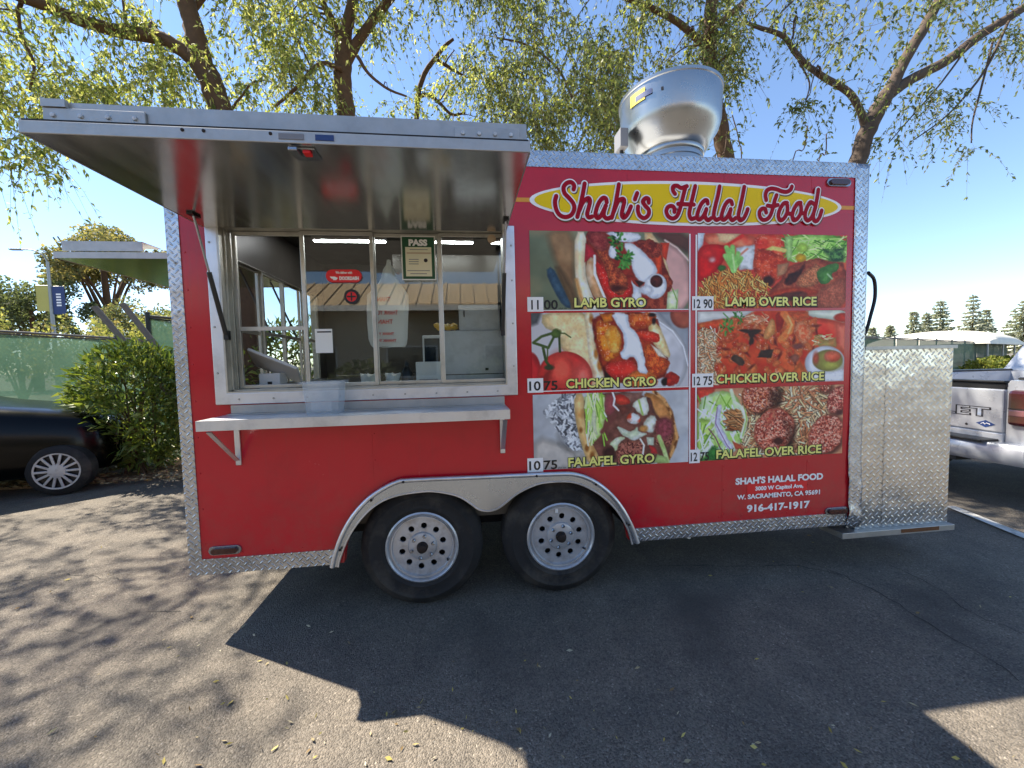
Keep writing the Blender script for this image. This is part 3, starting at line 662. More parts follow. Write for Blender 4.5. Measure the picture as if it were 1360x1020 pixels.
def pic_falafel_rice():
    p = Pic(40, 40, 1295, 690, (176, 110, 84))
    p.put(np.ones_like(p.X), (180, 116, 84), (206, 156, 116), sc=.01)
    p.bits(900, (420, 50, 1200, 690), 78, 13, [(226, 190, 142), (206, 156, 106), (238, 212, 170), (180, 110, 72), (196, 130, 90)], (0, 180), dark=.4)
    p.poly([(30, 30), (190, 30), (150, 160), (30, 150)], (206, 70, 50), (190, 50, 40), soft=16)
    p.poly([(30, 150), (180, 60), (330, 60), (420, 240), (460, 400), (420, 500), (370, 620), (200, 700), (30, 700)], (206, 220, 196), (166, 200, 106), soft=16, w=14, sc=.01, con=3)
    p.poly([(30, 300), (180, 320), (180, 470), (60, 640), (30, 640)], (150, 186, 76), (190, 214, 120), soft=20, w=14, sc=.014, con=3)
    p.bits(70, (40, 120, 400, 640), 110, 12, [(226, 236, 216), (120, 166, 56), (176, 206, 110), (238, 242, 232)], (30, 140))
    p.poly([(60, 690), (170, 560), (240, 600), (260, 700)], (36, 96, 40), (60, 130, 56), soft=26, w=16, sc=.04)
    p.poly([(290, 230), (400, 240), (420, 380), (350, 420), (280, 360)], (150, 96, 52), (186, 130, 80), soft=16, w=10)
    p.bits(60, (290, 240, 420, 420), 70, 14, [(206, 150, 96), (176, 116, 66), (150, 86, 46)], (-20, 60), dark=.35)
    p.line([(320, 60), (350, 170), (410, 220), (450, 330), (410, 490)], 30, (206, 222, 180), (232, 238, 214), soft=12)
    p.line([(420, 150), (455, 330), (420, 480)], 10, (160, 186, 90), soft=8)
    p.poly([(200, 190), (250, 180), (220, 330), (270, 450), (360, 600), (300, 610), (180, 430)], (214, 212, 232), (236, 236, 240), soft=10, w=6)
    p.line([(205, 210), (190, 350), (290, 560), (330, 612)], 9, (150, 120, 160), soft=7); p.line([(135, 400), (190, 480), (240, 600)], 10, (120, 70, 90), soft=7)
    p.poly([(330, 520), (400, 560), (420, 600), (360, 600)], (210, 90, 60), soft=12)
    def ball(cx, cy, rx, ry, c, c2, rot=0):
        p.ell(cx+14, cy+16, rx*1.03, ry*1.03, (96, 48, 40), rot=rot, soft=40)
        p.ell(cx, cy, rx, ry, c, c2, rot=rot, soft=14, w=16, sc=.05, con=3.5, var=.3)
        a = math.radians(rot)
        for i in range(int(rx*ry/55)):
            t = p.rng.uniform(0, 6.28); r = math.sqrt(p.rng.uniform(0, .85)); u = rx*r*math.cos(t); v = ry*r*math.sin(t)
            q = [(226, 140, 116), (236, 176, 150), (140, 50, 40), (120, 40, 34)][p.rng.integers(4)]
            p.bits(1, (cx+u*math.cos(a)-v*math.sin(a),)*2 and (cx+u*math.cos(a)-v*math.sin(a), cy+u*math.sin(a)+v*math.cos(a), cx+u*math.cos(a)-v*math.sin(a)+.1, cy+u*math.sin(a)+v*math.cos(a)+.1), 10, 9, [q], soft=8)
    ball(570, 120, 160, 150, (170, 84, 48), (206, 122, 80)); p.shade([(640, 60), (760, 60), (740, 200), (600, 290), (560, 300), (640, 200)], .55, soft=60)
    ball(690, 440, 170, 200, (180, 74, 54), (210, 116, 90), 10); p.shade([(760, 300), (860, 420), (860, 600), (780, 620), (800, 450)], .5, soft=60)
    p.ell(730, 540, 40, 40, (70, 26, 24), soft=30, w=14); p.poly([(600, 320), (700, 230), (700, 320), (620, 420)], (206, 120, 90), (190, 70, 60), soft=20, w=12, sc=.06, con=4)
    ball(1150, 500, 150, 190, (176, 76, 56), (206, 112, 90), 20); ball(1240, 180, 90, 130, (170, 70, 60), (206, 116, 100), 20); ball(1130, 50, 60, 50, (150, 84, 56), (180, 110, 76))
    p.ell(1262, 300, 30, 24, (90, 40, 40), soft=24, w=10)
    return p
def pic_falafel_gyro():
    p = Pic(115, 120, 1330, 690, (176, 178, 182))
    p.put(np.ones_like(p.X), (170, 172, 176), (190, 190, 190), sc=.006)
    p.poly([(115, 420), (380, 520), (560, 600), (600, 700), (115, 700)], (172, 164, 156), (188, 180, 170), soft=60, sc=.008)
    foil = [(180, 250), (260, 190), (340, 130), (440, 120), (430, 300), (500, 560), (430, 560), (360, 500), (300, 400), (250, 310)]
    p.shade([(300, 420), (400, 560), (560, 640), (480, 640), (330, 520)], .35, soft=60)
    p.poly(foil, (150, 152, 156), (206, 208, 212), soft=10, w=14, sc=.04, con=4, var=.2)
    p.bits(240, (180, 130, 500, 570), 34, 14, [(236, 238, 240), (206, 208, 210), (110, 112, 118), (84, 86, 92)], (0, 180), inside=foil)
    p.poly([(960, 120), (1080, 150), (1180, 260), (1215, 400), (1240, 500), (1200, 600), (1170, 690), (1050, 690), (1100, 500), (1060, 330), (1000, 230)], (196, 134, 76), (160, 96, 44), soft=12, w=8, sc=.014)
    p.line([(1050, 125), (1130, 190), (1190, 290), (1215, 400), (1240, 490), (1215, 570), (1180, 640)], 26, (110, 62, 28), (206, 150, 90), soft=14, sc=.03, con=4)
    p.poly([(430, 120), (1000, 120), (1080, 330), (1190, 420), (1190, 620), (1100, 690), (620, 690), (520, 480)], (90, 52, 44), (122, 74, 62), soft=16, w=10, sc=.02)
    p.poly([(780, 130), (960, 125), (950, 180), (850, 210)], (126, 84, 74), (150, 104, 90), soft=20)
    p.poly([(425, 125), (505, 120), (500, 280), (520, 430), (610, 600), (650, 690), (540, 690), (470, 500), (430, 300)], (232, 196, 132), (206, 150, 84), soft=10, sc=.014)
    for x, y, r in ((520, 540, 16), (475, 400, 12), (560, 600, 18)): p.ell(x, y, r, r*1.6, (160, 96, 40), soft=16)
    p.poly([(510, 125), (660, 115), (680, 230), (640, 420), (600, 490), (560, 500), (530, 400), (505, 240)], (172, 206, 96), (206, 226, 146), soft=12, w=10, sc=.012, con=3)
    p.bits(40, (510, 120, 660, 480), 120, 11, [(226, 238, 180), (140, 184, 70), (196, 218, 130)], (60, 110))
    p.poly([(560, 250), (600, 260), (590, 380), (610, 460), (560, 400)], (226, 230, 190), soft=14)
    p.poly([(670, 130), (740, 130), (750, 270), (690, 300), (650, 250)], (146, 66, 70), (170, 96, 92), soft=14, w=8)
    p.poly([(730, 150), (800, 130), (870, 190), (850, 220), (760, 220)], (206, 66, 46), (190, 46, 38), soft=10, w=8); p.line([(720, 110), (740, 170), (730, 220), (770, 260)], 14, (240, 236, 230), soft=8)
    p.poly([(760, 230), (820, 220), (860, 260), (800, 300)], (120, 60, 48), soft=14); p.line([(640, 420), (690, 360), (740, 300)], 34, (112, 60, 54), soft=16)
    p.poly([(820, 340), (870, 270), (940, 310), (950, 360), (890, 380)], (214, 74, 44), (230, 230, 226), soft=10, w=10, sc=.02, con=4)
    p.poly([(870, 220), (960, 160), (1000, 170), (1010, 300), (960, 320), (900, 260)], (206, 214, 170), (232, 232, 216), soft=10, w=10, sc=.014, con=3)
    p.line([(930, 190), (960, 300)], 16, (160, 186, 96), soft=10)
    p.poly([(960, 380), (1010, 310), (1080, 320), (1060, 440), (990, 450)], (228, 232, 222), (206, 206, 180), soft=12, w=10)
    p.ell(970, 410, 34, 26, (214, 150, 80), soft=16, w=8)
    def ball(cx, cy, rx, ry):
        p.ell(cx, cy, rx, ry, (112, 58, 48), (150, 88, 70), soft=14, w=14, sc=.05, con=3.5, var=.3)
        p.bits(int(rx*ry/30), (cx-rx*.75, cy-ry*.75, cx+rx*.75, cy+ry*.75), 10, 8, [(176, 110, 90), (80, 34, 30), (160, 90, 76)], soft=8)
    ball(860, 600, 120, 110); ball(1130, 450, 80, 120); p.ell(700, 600, 50, 60, (60, 30, 28), soft=30, w=12)
    p.ell(1130, 420, 70, 90, (150, 66, 76), soft=40, w=14, c2=(120, 50, 56), sc=.05, con=3)
    p.poly([(745, 370), (830, 420), (880, 430), (915, 380), (930, 440), (1010, 450), (940, 480), (880, 505), (780, 440)], (236, 236, 226), (206, 216, 180), soft=10, w=8, sc=.02)
    p.poly([(690, 520), (760, 460), (830, 470), (770, 510), (745, 580), (720, 540)], (214, 226, 170), (236, 238, 214), soft=10, w=8)
    p.poly([(990, 480), (1050, 480), (1050, 540), (1000, 540)], (216, 222, 196), soft=10, w=6)
    p.line([(940, 490), (970, 540), (960, 610)], 14, (236, 226, 206), soft=8); p.poly([(1010, 540), (1060, 560), (1080, 610), (1030, 610)], (196, 50, 50), soft=12, w=8)
    p.line([(1090, 480), (1130, 580), (1160, 680)], 34, (160, 184, 100), (190, 206, 140), soft=12); p.poly([(1050, 680), (1080, 620), (1150, 640), (1170, 690)], (176, 200, 120), soft=14, w=8)
    return p
# ---------------------------------------------------------------- the ground
g = MB(); nx = 60
xs = sorted(set([-900, -400, -150, -60, -30, -18]+[round(-12+i*.4, 3) for i in range(61)]+[18, 30, 60, 150, 400, 900])); ys = sorted(set([-400, -120, -40, -20]+[round(-12+i*.4, 3) for i in range(56)]+[14, 30, 60, 150, 400, 1500]))
def gz(x, y):
    if abs(x) > 12 or y < -12 or y > 10: return 0.
    if -2.2 < x < 3.2 and -.9 < y < 2.6: return 0.
    return -.012*abs(math.sin(x*.9+1)*math.sin(y*.7+x*.2))
g.v = [(x, y, gz(x, y)) for y in ys for x in xs]; n = len(xs)
g.f = [(j*n+i, j*n+i+1, (j+1)*n+i+1, (j+1)*n+i) for j in range(len(ys)-1) for i in range(n-1)]
ground = g.build('ground', 'asphalt', smooth=180, kind='structure', fix=False)
def strip(pts, w, z, jag=0., seed=0):
    rr = random.Random(seed); m = MB(); L = []
    P = [Vector((p[0], p[1], 0)) for p in pts]; Q = []
    for a, b in zip(P[:-1], P[1:]):
        k = max(1, int((b-a).length/.05)) if jag else 1
        for i in range(k): Q.append(a.lerp(b, i/k))
    Q.append(P[-1])
    for i, p in enumerate(Q):
        t = (Q[min(i+1, len(Q)-1)]-Q[max(i-1, 0)]).normalized(); s = Vector((-t.y, t.x, 0)); o = rr.uniform(-jag, jag); ww = w*(rr.uniform(.3, 1.2) if jag else 1)
        L += [p+s*(o+ww/2)+Vector((0, 0, z)), p+s*(o-ww/2)+Vector((0, 0, z))]
    m.v = [tuple(q) for q in L]; m.f = [(2*i, 2*i+1, 2*i+3, 2*i+2) for i in range(len(Q)-1)]
    return m
def G(px, py): p = at(px, py, 'z', 0); return (p.x, p.y)
for i, pts in enumerate(([(1060, 742), (1120, 765), (1180, 795), (1230, 828), (1290, 862), (1358, 905)], [(1185, 752), (1240, 778), (1290, 815), (1358, 842)], [(860, 752), (960, 752), (1060, 752), (1120, 765)],
                         [(0, 860), (60, 835), (110, 842), (170, 815), (240, 812)], [(40, 770), (110, 740), (190, 700), (225, 690)], [(0, 775), (90, 762), (160, 770)])):
    strip([G(*p) for p in pts], .006 if i < 3 else .004, .003, .016, i).build('crack', 'crack', ground, fix=False)
sp = at(1310, 692, 'z', 0); sq = at(1362, 713, 'z', 0); d = (sq-sp).normalized()
tag(strip([tuple(sp-d*.35), tuple(sq+d*1.6)], .09, .004).build('parking_stripe', 'road_paint', fix=False), 'worn white painted parking bay line beside the silver pickup', 'road marking', kind='structure')
sp = at(1265, 680, 'z', 0)
# planting bed along the screened fence
bed = MB(); rr = random.Random(3); pts = []
for i in range(26):
    x = -14+i*.8; pts.append((x, 3.35+.12*math.sin(i*1.7)+rr.uniform(-.08, .08)))
bed.prism([pts+[(6, 9.5), (-14, 9.5)]], .002, .035, 'xy'); bed.build('planting_bed', 'soil', kind='structure', fix=True)

# ---------------------------------------------------------------- the food trailer
X0, X1, Z0, Z1, WD = -1.55, 2.615, .335, 2.637, 2.2
TR = thing('food_trailer', 'red two-axle food trailer with raised service awning and six menu pictures', 'food trailer', (.55, 1.1, 0))
def part(mb, name, mat, parent=None, **k): return mb.build(name, mat, TR if parent is None else parent, **k)
HX0, HX1, HZ0, HZ1 = -1.305, .245, 1.335, 2.25                      # service opening
arch = [(-.735, Z0), (-.725, .42), (-.68, .56), (-.60, .66), (-.48, .72), (-.3, .745), (.56, .745), (.74, .71), (.87, .62), (.95, .5), (.985, .38), (.99, Z0)]
wall = part(MB().prism([[(X0, Z0)]+arch+[(X1, Z0), (X1, Z1), (X0, Z1)], [(HX0, HZ0), (HX0, HZ1), (HX1, HZ1), (HX1, HZ0)]], 0, .045), 'side_wall', 'red_vinyl')
wall['label'] = 'glossy red service side with printed menu'
for x in (-.55, 1.0, 1.62, 2.22):                                   # lap seams between wall sheets
    for z0, z1 in (((.8, 1.2), (2.3, 2.6)) if x < 0 else ((.42 if x > 1.05 else .8, .78), (2.3, 2.6))):
        part(MB().box(x-.002, x+.002, -.0012, .002, z0, z1), 'panel_seam', 'red_vinyl', wall)
part(MB().box(X0, X1, WD-.045, WD, Z0, Z1), 'far_wall', 'red_vinyl')
EY0, EY1, EZ0, EZ1 = .5, 1.95, 1.33, 2.2                            # serving window in the end wall
part(MB().prism([[(.046, Z0), (WD-.046, Z0), (WD-.046, Z1), (.046, Z1)], [(EY0, EZ0), (EY0, EZ1), (EY1, EZ1), (EY1, EZ0)]], X0, X0+.045, 'yz'), 'end_wall', 'red_vinyl')
part(MB().box(X1-.045, X1, .046, WD-.046, Z0, Z1), 'end_wall', 'red_vinyl')
part(MB().box(X0+.003, X1-.003, .003, WD-.003, Z1+.001, Z1+.05), 'roof', 'white_panel')
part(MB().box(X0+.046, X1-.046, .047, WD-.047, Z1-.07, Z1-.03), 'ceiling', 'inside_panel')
part(MB().box(X0+.046, X1-.046, .40, WD-.4, .42, .5).box(X0+.046, -.79, .047, .4, .42, .5).box(1.04, X1-.046, .047, .4, .42, .5).box(X0+.046, X1-.046, WD-.4, WD-.047, .42, .5), 'floor', 'dark_underside')
part(MB().box(-.78, 1.03, .37, .40, .36, .80).box(-.79, 1.04, .046, .40, .80, .82).box(-.80, -.78, .046, .40, .36, .80).box(1.03, 1.05, .046, .40, .36, .80), 'wheel_well', 'dark_underside')
fr = MB()
for y in (.55, WD-.55): fr.box(X0+.06, X1+.7, y-.03, y+.03, .33, .42)
for x in (-1.45, -.9, 1.2, 1.8, 2.5): fr.box(x-.03, x+.03, .06, WD-.06, .36, .419)
part(fr, 'chassis', 'dark_underside')
for x in (-.293, .561): part(MB().tube([(x, .1, .36), (x, WD-.1, .36)], .035, 10), 'axle', 'dark_underside')
part(MB().tube([(W(925, 712)[0], .09, .36), (W(925, 712)[0], .09, .27)], .012, 8), 'drain_pipe', 'white_plastic')
# inside lining
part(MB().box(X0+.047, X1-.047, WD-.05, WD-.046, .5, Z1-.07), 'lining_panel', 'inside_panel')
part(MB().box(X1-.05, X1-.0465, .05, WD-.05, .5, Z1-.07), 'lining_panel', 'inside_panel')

# tread-plate trim
def grid_plate(u0, u1, v0, v1, nu, nv, fn):
    m = MB(); m.v = [fn(u0+(u1-u0)*i/nu, v0+(v1-v0)*j/nv) for j in range(nv+1) for i in range(nu+1)]
    m.f = [(j*(nu+1)+i, j*(nu+1)+i+1, (j+1)*(nu+1)+i+1, (j+1)*(nu+1)+i) for j in range(nv) for i in range(nu)]; return m
CL = W(270, 762)[0]; CR = 2.525
part(MB().box(X0-.006, CL, -.005, .0, Z0-.005, Z1+.055).box(X0-.006, X0-.001, .0, .085, Z0-.005, Z1+.055), 'corner_trim', 'tread_plate')
def dent(u, v):
    k = max(0, 1-(v-Z0)/.75); b = .013*k**1.2*math.sin(v*17+u*9)+.006*k*math.sin(v*41+u*20); ux = u-.018*k*(1+math.sin(v*9))*.6
    return (ux, -.006-abs(b)*1.0-.004*k, v)
o = part(grid_plate(CR, X1+.008, Z0-.03, Z1+.055, 6, 70, dent), 'corner_trim', 'tread_plate', smooth=60, fix=False)
sm = o.modifiers.new('thick', 'SOLIDIFY'); sm.thickness = .003; o['label'] = 'dented and crumpled tread-plate corner'
part(MB().box(X1+.001, X1+.006, .0, .085, Z0, Z1+.055), 'corner_trim', 'tread_plate')
part(MB().box(CL+.001, CR-.001, -.005, .0, 2.605, Z1+.055).box(CL+.001, CR-.001, -.005, .05, Z1+.056, Z1+.06), 'top_trim', 'tread_plate')
part(MB().box(CL+.001, -.785, -.005, .0, Z0-.005, .418), 'bottom_trim', 'tread_plate')
part(MB().box(1.03, CR-.001, -.005, .0, Z0-.012, .408), 'bottom_trim', 'tread_plate')
for x in np.linspace(CL+.06, CR-.06, 15): part(MB().lathe([(.007, .0), (.006, -.004), (.0, -.005)], (x, -.005, 2.625), 8, 'y'), 'rivet', 'galvanised')
for z in np.linspace(.5, 2.3, 8): part(MB().lathe([(.007, .0), (.006, -.004), (.0, -.005)], (X0+.03, -.005, z), 8, 'y'), 'rivet', 'galvanised')

def stud(x, z, y=-.0001, m='red_vinyl'): part(MB().lathe([(.0055, .0), (.0048, -.0028), (.0, -.0036)], (x, y, z), 8, 'y'), 'rivet', m)
for x in (-.55, 1.0, 1.62, 2.22):
    for z in np.arange(.46, 2.6, .155):
        if (x < 0 and (1.15 < z < 2.3 or z < .8)) or (x > 0 and z > .8): continue
        stud(x+.012, z)
for x in np.arange(CL+.05, CR-.02, .16):
    if not -.82 < x < 1.06: stud(x, .44); part(MB().lathe([(.006, .0), (.005, -.003), (.0, -.004)], (x+.04, -.005, .372), 8, 'y'), 'rivet', 'galvanised')
for z in np.arange(.5, 2.25, .2): stud(CL+.02, z)
# marker lights
def pill(x0, x1, zc, r, n=10): return [(x1-r+r*math.cos(t), zc+r*math.sin(t)) for t in [-math.pi/2+math.pi*i/n for i in range(n+1)]]+[(x0+r+r*math.cos(t), zc+r*math.sin(t)) for t in [math.pi/2+math.pi*i/n for i in range(n+1)]]
for px, py in ((300, 730), (1110, 678), (1113, 243)):
    x, z = W(px, py); k = part(MB().prism([pill(x-.085, x+.085, z, .025)], -.010, .0), 'marker_light', 'chrome_grey', bev=.003)
    part(MB().prism([pill(x-.068, x+.068, z, .0165)], -.022, -.0103), 'lens', 'amber_lens', k, bev=.005)

# window frame and sashes
OX0, OX1, OZ0, OZ1 = -1.36, .302, 1.277, 2.262
k = part(MB().prism([[(OX0, OZ0), (OX1, OZ0), (OX1, OZ1), (OX0, OZ1)], [(HX0+.004, HZ0+.004), (HX0+.004, HZ1-.004), (HX1-.004, HZ1-.004), (HX1-.004, HZ0+.004)]], -.014, .0), 'window_frame', 'aluminium', bev=.003)
part(MB().box(HX0, HX0+.012, -.013, .11, HZ0, HZ1).box(HX1-.012, HX1, -.013, .11, HZ0, HZ1).box(HX0+.012, HX1-.012, -.013, .11, HZ0, HZ0+.012).box(HX0+.012, HX1-.012, -.013, .11, HZ1-.012, HZ1), 'window_reveal', 'aluminium_sash', k)
for x in np.linspace(OX0+.12, OX1-.12, 9): part(MB().lathe([(.006, .0), (.005, -.004), (.0, -.005)], (x, -.014, OZ0+.028), 8, 'y'), 'screw', 'galvanised', k)
for z in (1.45, 1.7, 1.95, 2.15):
    for x in (OX0+.02, OX1-.02): part(MB().lathe([(.006, .0), (.005, -.004), (.0, -.005)], (x, -.014, z), 8, 'y'), 'screw', 'galvanised', k)
for y in (.025, .075): part(MB().box(HX0+.013, HX0+.022, y, y+.006, HZ0+.013, HZ1-.013).box(HX0+.013, HX1-.013, y, y+.006, HZ0+.013, HZ0+.02), 'track', 'aluminium_sash', k)
YS = .06
def sash(xa, xb, y, sub, glassed=True, bar=None, half=None):
    z0, z1 = HZ0+.022, HZ1-.014
    f = MB(); t = .021
    f.prism([[(xa, z0), (xb, z0), (xb, z1), (xa, z1)], [(xa+t, z0+t), (xa+t, z1-t), (xb-t, z1-t), (xb-t, z0+t)]], y-.009, y+.009)
    o = part(f, 'sliding_window', 'aluminium_sash', k, bev=.002)
    if bar: part(MB().box(xa+t, xb-t, y-.008, y+.008, bar-.011, bar+.011), 'cross_bar', 'aluminium_sash', k)
    zb = half if half else z0+t
    if glassed: part(MB().box(xa+t-.002, xb-t+.002, y-.002, y+.002, zb, z1-t+.002), 'pane', 'window_glass', k)
PX = [W(q, 400, YS)[0] for q in (310, 404, 497, 585.5, 672)]
zb = W(360, 436, YS)[1]
sash(PX[0], PX[1]+.006, YS+.021, k, glassed=False, bar=zb)
sash(PX[1]-.006, PX[2]+.008, YS-.001, k); sash(PX[2]-.008, PX[3]+.006, YS+.021, k); sash(PX[3]-.006, PX[4]+.004, YS-.001, k)

# fender trim over the two wheels
out = [(442, 752), (446, 735), (455, 710), (470, 684), (490, 662), (510, 648), (527, 640), (545, 637), (640, 633), (740, 629), (765, 630), (785, 637), (805, 651), (822, 670), (836, 694), (846, 720)]
inn = [(839, 722), (832, 700), (818, 677), (802, 661), (786, 650), (768, 642), (750, 639), (720, 641), (700, 648), (684, 657), (668, 670), (658, 676), (647, 678), (636, 676), (626, 669), (612, 660), (596, 655), (575, 652), (555, 653), (530, 657), (510, 664), (492, 676), (474, 696), (461, 718), (452, 742), (450, 752)]
P2 = lambda q: [W(a, b, -.02) for a, b in q]
def smooth2(q, k=3): return [(v.x, v.y) for v in spline([(a, b, 0) for a, b in q], k)]
fo, fi = smooth2(P2(out)), smooth2(P2(inn))
fen = part(MB().prism([fo+fi], -.03, .0), 'fender', 'fender_metal', smooth=30)
part(MB().tube([(a, -.03, b) for a, b in fo], .014, 8), 'fender_bead', 'aluminium', fen, smooth=60)
part(MB().tube([(a, -.028, b) for a, b in fi], .006, 6), 'fender_lip', 'aluminium', fen, smooth=60)
for i in (4, 12, 20, 26, 34, 42):
    a, b = fo[i]; part(MB().lathe([(.008, .0), (.007, -.005), (.0, -.006)], (a+(.3-a)*.02, -.043, b-.004), 8, 'y'), 'bolt', 'rusty_steel', fen)

# wheels
def wheel(cx, y0, sgn, holes=10):
    """cx: axle; y0: outer face; sgn: -1 when the outer face looks to -Y"""
    r, w = .367, .205; s = sgn; c = (cx, y0, .372)
    ty = MB(); pr = [(.205, .018), (.212, .004), (.236, -.004), (.24, -.0075), (.246, -.0075), (.25, -.0055), (.30, -.0085), (.304, -.0105), (.31, -.0105), (.314, -.006), (.335, .004), (.352, .018), (.362, .03), (.367, .045), (.367, .058), (.359, .06), (.359, .068), (.367, .07), (.367, .096), (.359, .098), (.359, .106), (.367, .108), (.367, .134), (.359, .136), (.359, .144), (.367, .146), (.367, w-.045), (.36, w-.03), (.33, w-.004), (.25, w), (.205, w-.02)]
    ty.lathe([(a, -s*b) for a, b in pr], c, 48, 'y', True)
    e = bpy.data.objects.new('wheel', None); COL.objects.link(e); e.parent = TR; e.matrix_parent_inverse = WM[TR.name].inverted(); WM[e.name] = Matrix.Identity(4); e.empty_display_size = .1
    t = part(ty, 'tyre', 'rubber', e, smooth=40)
    lt = MB()                                                        # moulded blocks of sidewall lettering
    for a0, cnt in ((R(60), 9), (R(240), 7)):
        for i in range(cnt):
            if i % 4 == 3: continue
            a = a0+i*R(6.5); q = [(rr_*math.cos(a+da), rr_*math.sin(a+da)) for rr_, da in ((.262, 0), (.262, R(4)), (.288, R(4)), (.288, 0))]
            lt.add([(cx+u, y0+s*.0098, c[2]+v) for u, v in q]+[(cx+u, y0+s*.004, c[2]+v) for u, v in q], [(0, 1, 2, 3), (0, 4, 5, 1), (1, 5, 6, 2), (2, 6, 7, 3), (3, 7, 4, 0)])
    part(lt, 'sidewall_mark', 'rubber', t, kind='stuff')
    rim = MB(); rim.lathe([(a, -s*b) for a, b in [(.214, .016), (.217, .0), (.208, -.006), (.2, .002), (.196, .014), (.19, .016), (.187, .006), (.181, .006), (.177, .022), (.168, .03)]], c, 48, 'y')
    part(rim, 'rim', 'steel_wheel', e, smooth=50)
    dm = MB(); sec = math.pi/holes; ro, ri, rh, rm = .178, .05, .0185, .125
    for h in range(holes):
        a = 2*math.pi*(h+.35)/holes; ol = [(ro, -sec+2*sec*i/8) for i in range(9)]+[(ro+(ri-ro)*i/4, sec) for i in range(1, 5)]+[(ri, sec-2*sec*i/4) for i in range(1, 5)]+[(ri+(ro-ri)*i/4, -sec) for i in range(1, 4)]
        ol = [(q*math.cos(a+t_), q*math.sin(a+t_)) for q, t_ in ol]; hx, hz = rm*math.cos(a), rm*math.sin(a); m_ = len(ol)
        hl = [(hx+rh*math.cos(t_), hz+rh*math.sin(t_)) for t_ in [math.atan2(v-hz, u-hx) for u, v in ol]]
        dm.add([(cx+u, y0-s*.022, c[2]+v) for u, v in ol]+[(cx+u, y0-s*.0225, c[2]+v) for u, v in hl]+[(cx+u, y0-s*.034, c[2]+v) for u, v in hl], [(i_, (i_+1) % m_, m_+(i_+1) % m_, m_+i_) for i_ in range(m_)]+[(m_+i_, m_+(i_+1) % m_, 2*m_+(i_+1) % m_, 2*m_+i_) for i_ in range(m_)])
    part(dm, 'wheel_disc', 'steel_wheel', e)
    part(MB().lathe([(a, -s*b) for a, b in [(.088, .0216), (.082, .011), (.07, .007), (.055, .006), (.04, .004), (.034, .004), (.032, .02)]], c, 32, 'y'), 'hub_ring', 'steel_wheel', e, smooth=40)
    part(MB().lathe([(a, -s*b) for a, b in [(.033, .03), (.031, -.012), (.028, -.014), (.024, -.03), (.015, -.034), (.0, -.034)]], c, 24, 'y'), 'hub', 'rusty_steel', e, smooth=40)
    for h in range(6):
        a = 2*math.pi*h/6+.3; part(MB().lathe([(.011, -s*.015), (.011, s*.004), (.007, s*.008), (0, s*.008)], (cx+.067*math.cos(a), y0, c[2]+.067*math.sin(a)), 6, 'y'), 'lug_nut', 'chrome_grey', e)
    part(MB().lathe([(.165, -s*.10), (.0, -s*.10)], c, 24, 'y'), 'brake_drum', 'dark_underside', e)
    part(MB().tube([(cx+.145, y0-s*.02, c[2]-.09), (cx+.15, y0+s*.012, c[2]-.085)], .005, 6), 'valve', 'black_rubber', e)
    if cx > 0: part(MB().box(cx-.032, cx-.014, y0-s*.012, y0-s*.0205, c[2]+.15, c[2]+.176), 'balance_weight', 'white_plastic', e)
for cx in (-.293, .561):
    wheel(cx, .035, -1); wheel(cx, WD-.035, 1)

# counter shelf and its brackets
sx0, sx1, sz = W(262, 561, -.25)[0], W(677, 545, -.25)[0], 1.222
k = part(MB().box(sx0, sx1, -.262, -.004, sz-.004, sz).box(sx0, sx1, -.264, -.2625, sz-.05, sz).box(sx0, sx0+.003, -.2622, -.004, sz-.05, sz-.0045).box(sx1-.003, sx1, -.2622, -.004, sz-.05, sz-.0045), 'counter_shelf', 'aluminium')
part(MB().box(W(309, 552)[0], W(670, 540)[0], -.012, -.001, sz+.001, sz+.05).box(W(309, 552)[0], W(670, 540)[0], -.05, -.0125, sz+.001, sz+.006), 'backing_angle', 'galvanised', k)
for px, top, bot in ((317, 570, 618), (668, 553, 602)):
    x, z = W(px, bot, -.01)
    b = part(MB().box(x-.014, x+.014, -.012, -.001, z, sz-.052), 'shelf_bracket', 'aluminium', k, bev=.003)
    part(MB().bar((x, -.02, z+.03), (x-.004, -.235, sz-.06), .006, .024, (1, 0, 0)), 'brace', 'aluminium', b)

# raised awning over the opening
AX0, AX1, AYF, AZ = -1.362, .250, -.872, 2.228
aw = part(MB().box(AX0, AX1, AYF, -.016, AZ, AZ+.012), 'awning', 'aluminium_skin')
aw['label'] = 'raised metal awning with mirror-like underside'
part(MB().box(AX0+.004, AX1-.004, AYF+.06, -.02, AZ+.052, AZ+.062), 'awning_top_sheet', 'aluminium', aw)
part(MB().box(AX0-.004, AX1+.004, AYF-.006, AYF-.001, AZ-.002, AZ+.037), 'awning_lip', 'galvanised', aw, bev=.002)
part(MB().box(AX0+.001, AX1-.001, AYF, -.02, AZ+.013, AZ+.045), 'awning_core', 'dark_underside', aw)
for xx in (AX0-.005, AX1): part(MB().box(xx, xx+.005, AYF, -.02, AZ-.001, AZ+.046), 'awning_side', 'galvanised', aw)
part(MB().box(AX0+.03, AX1+.0, AYF+.045, AYF+.05, AZ+.052, AZ+.125).box(AX0+.03, AX1, AYF+.0505, AYF+.12, AZ+.119, AZ+.125), 'awning_channel', 'galvanised', aw)
for x0, x1 in ((AX0+.03, AX0+.33), (AX1-.265, AX1-.03)):
    pl = part(MB().box(x0, x1, AYF+.035, AYF+.0445, AZ+.049, AZ+.102), 'splice_plate', 'galvanised', aw, bev=.002)
    for i in range(4): part(MB().lathe([(.008, 0), (.007, -.005), (0, -.006)], (x0+.03+(x1-x0-.06)*i/3, AYF+.035, AZ+.078), 8, 'y'), 'bolt', 'dull_steel', pl)
part(MB().box(AX0+.03, AX0+.1, AYF+.03, AYF+.044, AZ+.103, AZ+.127), 'end_cap', 'galvanised', aw)
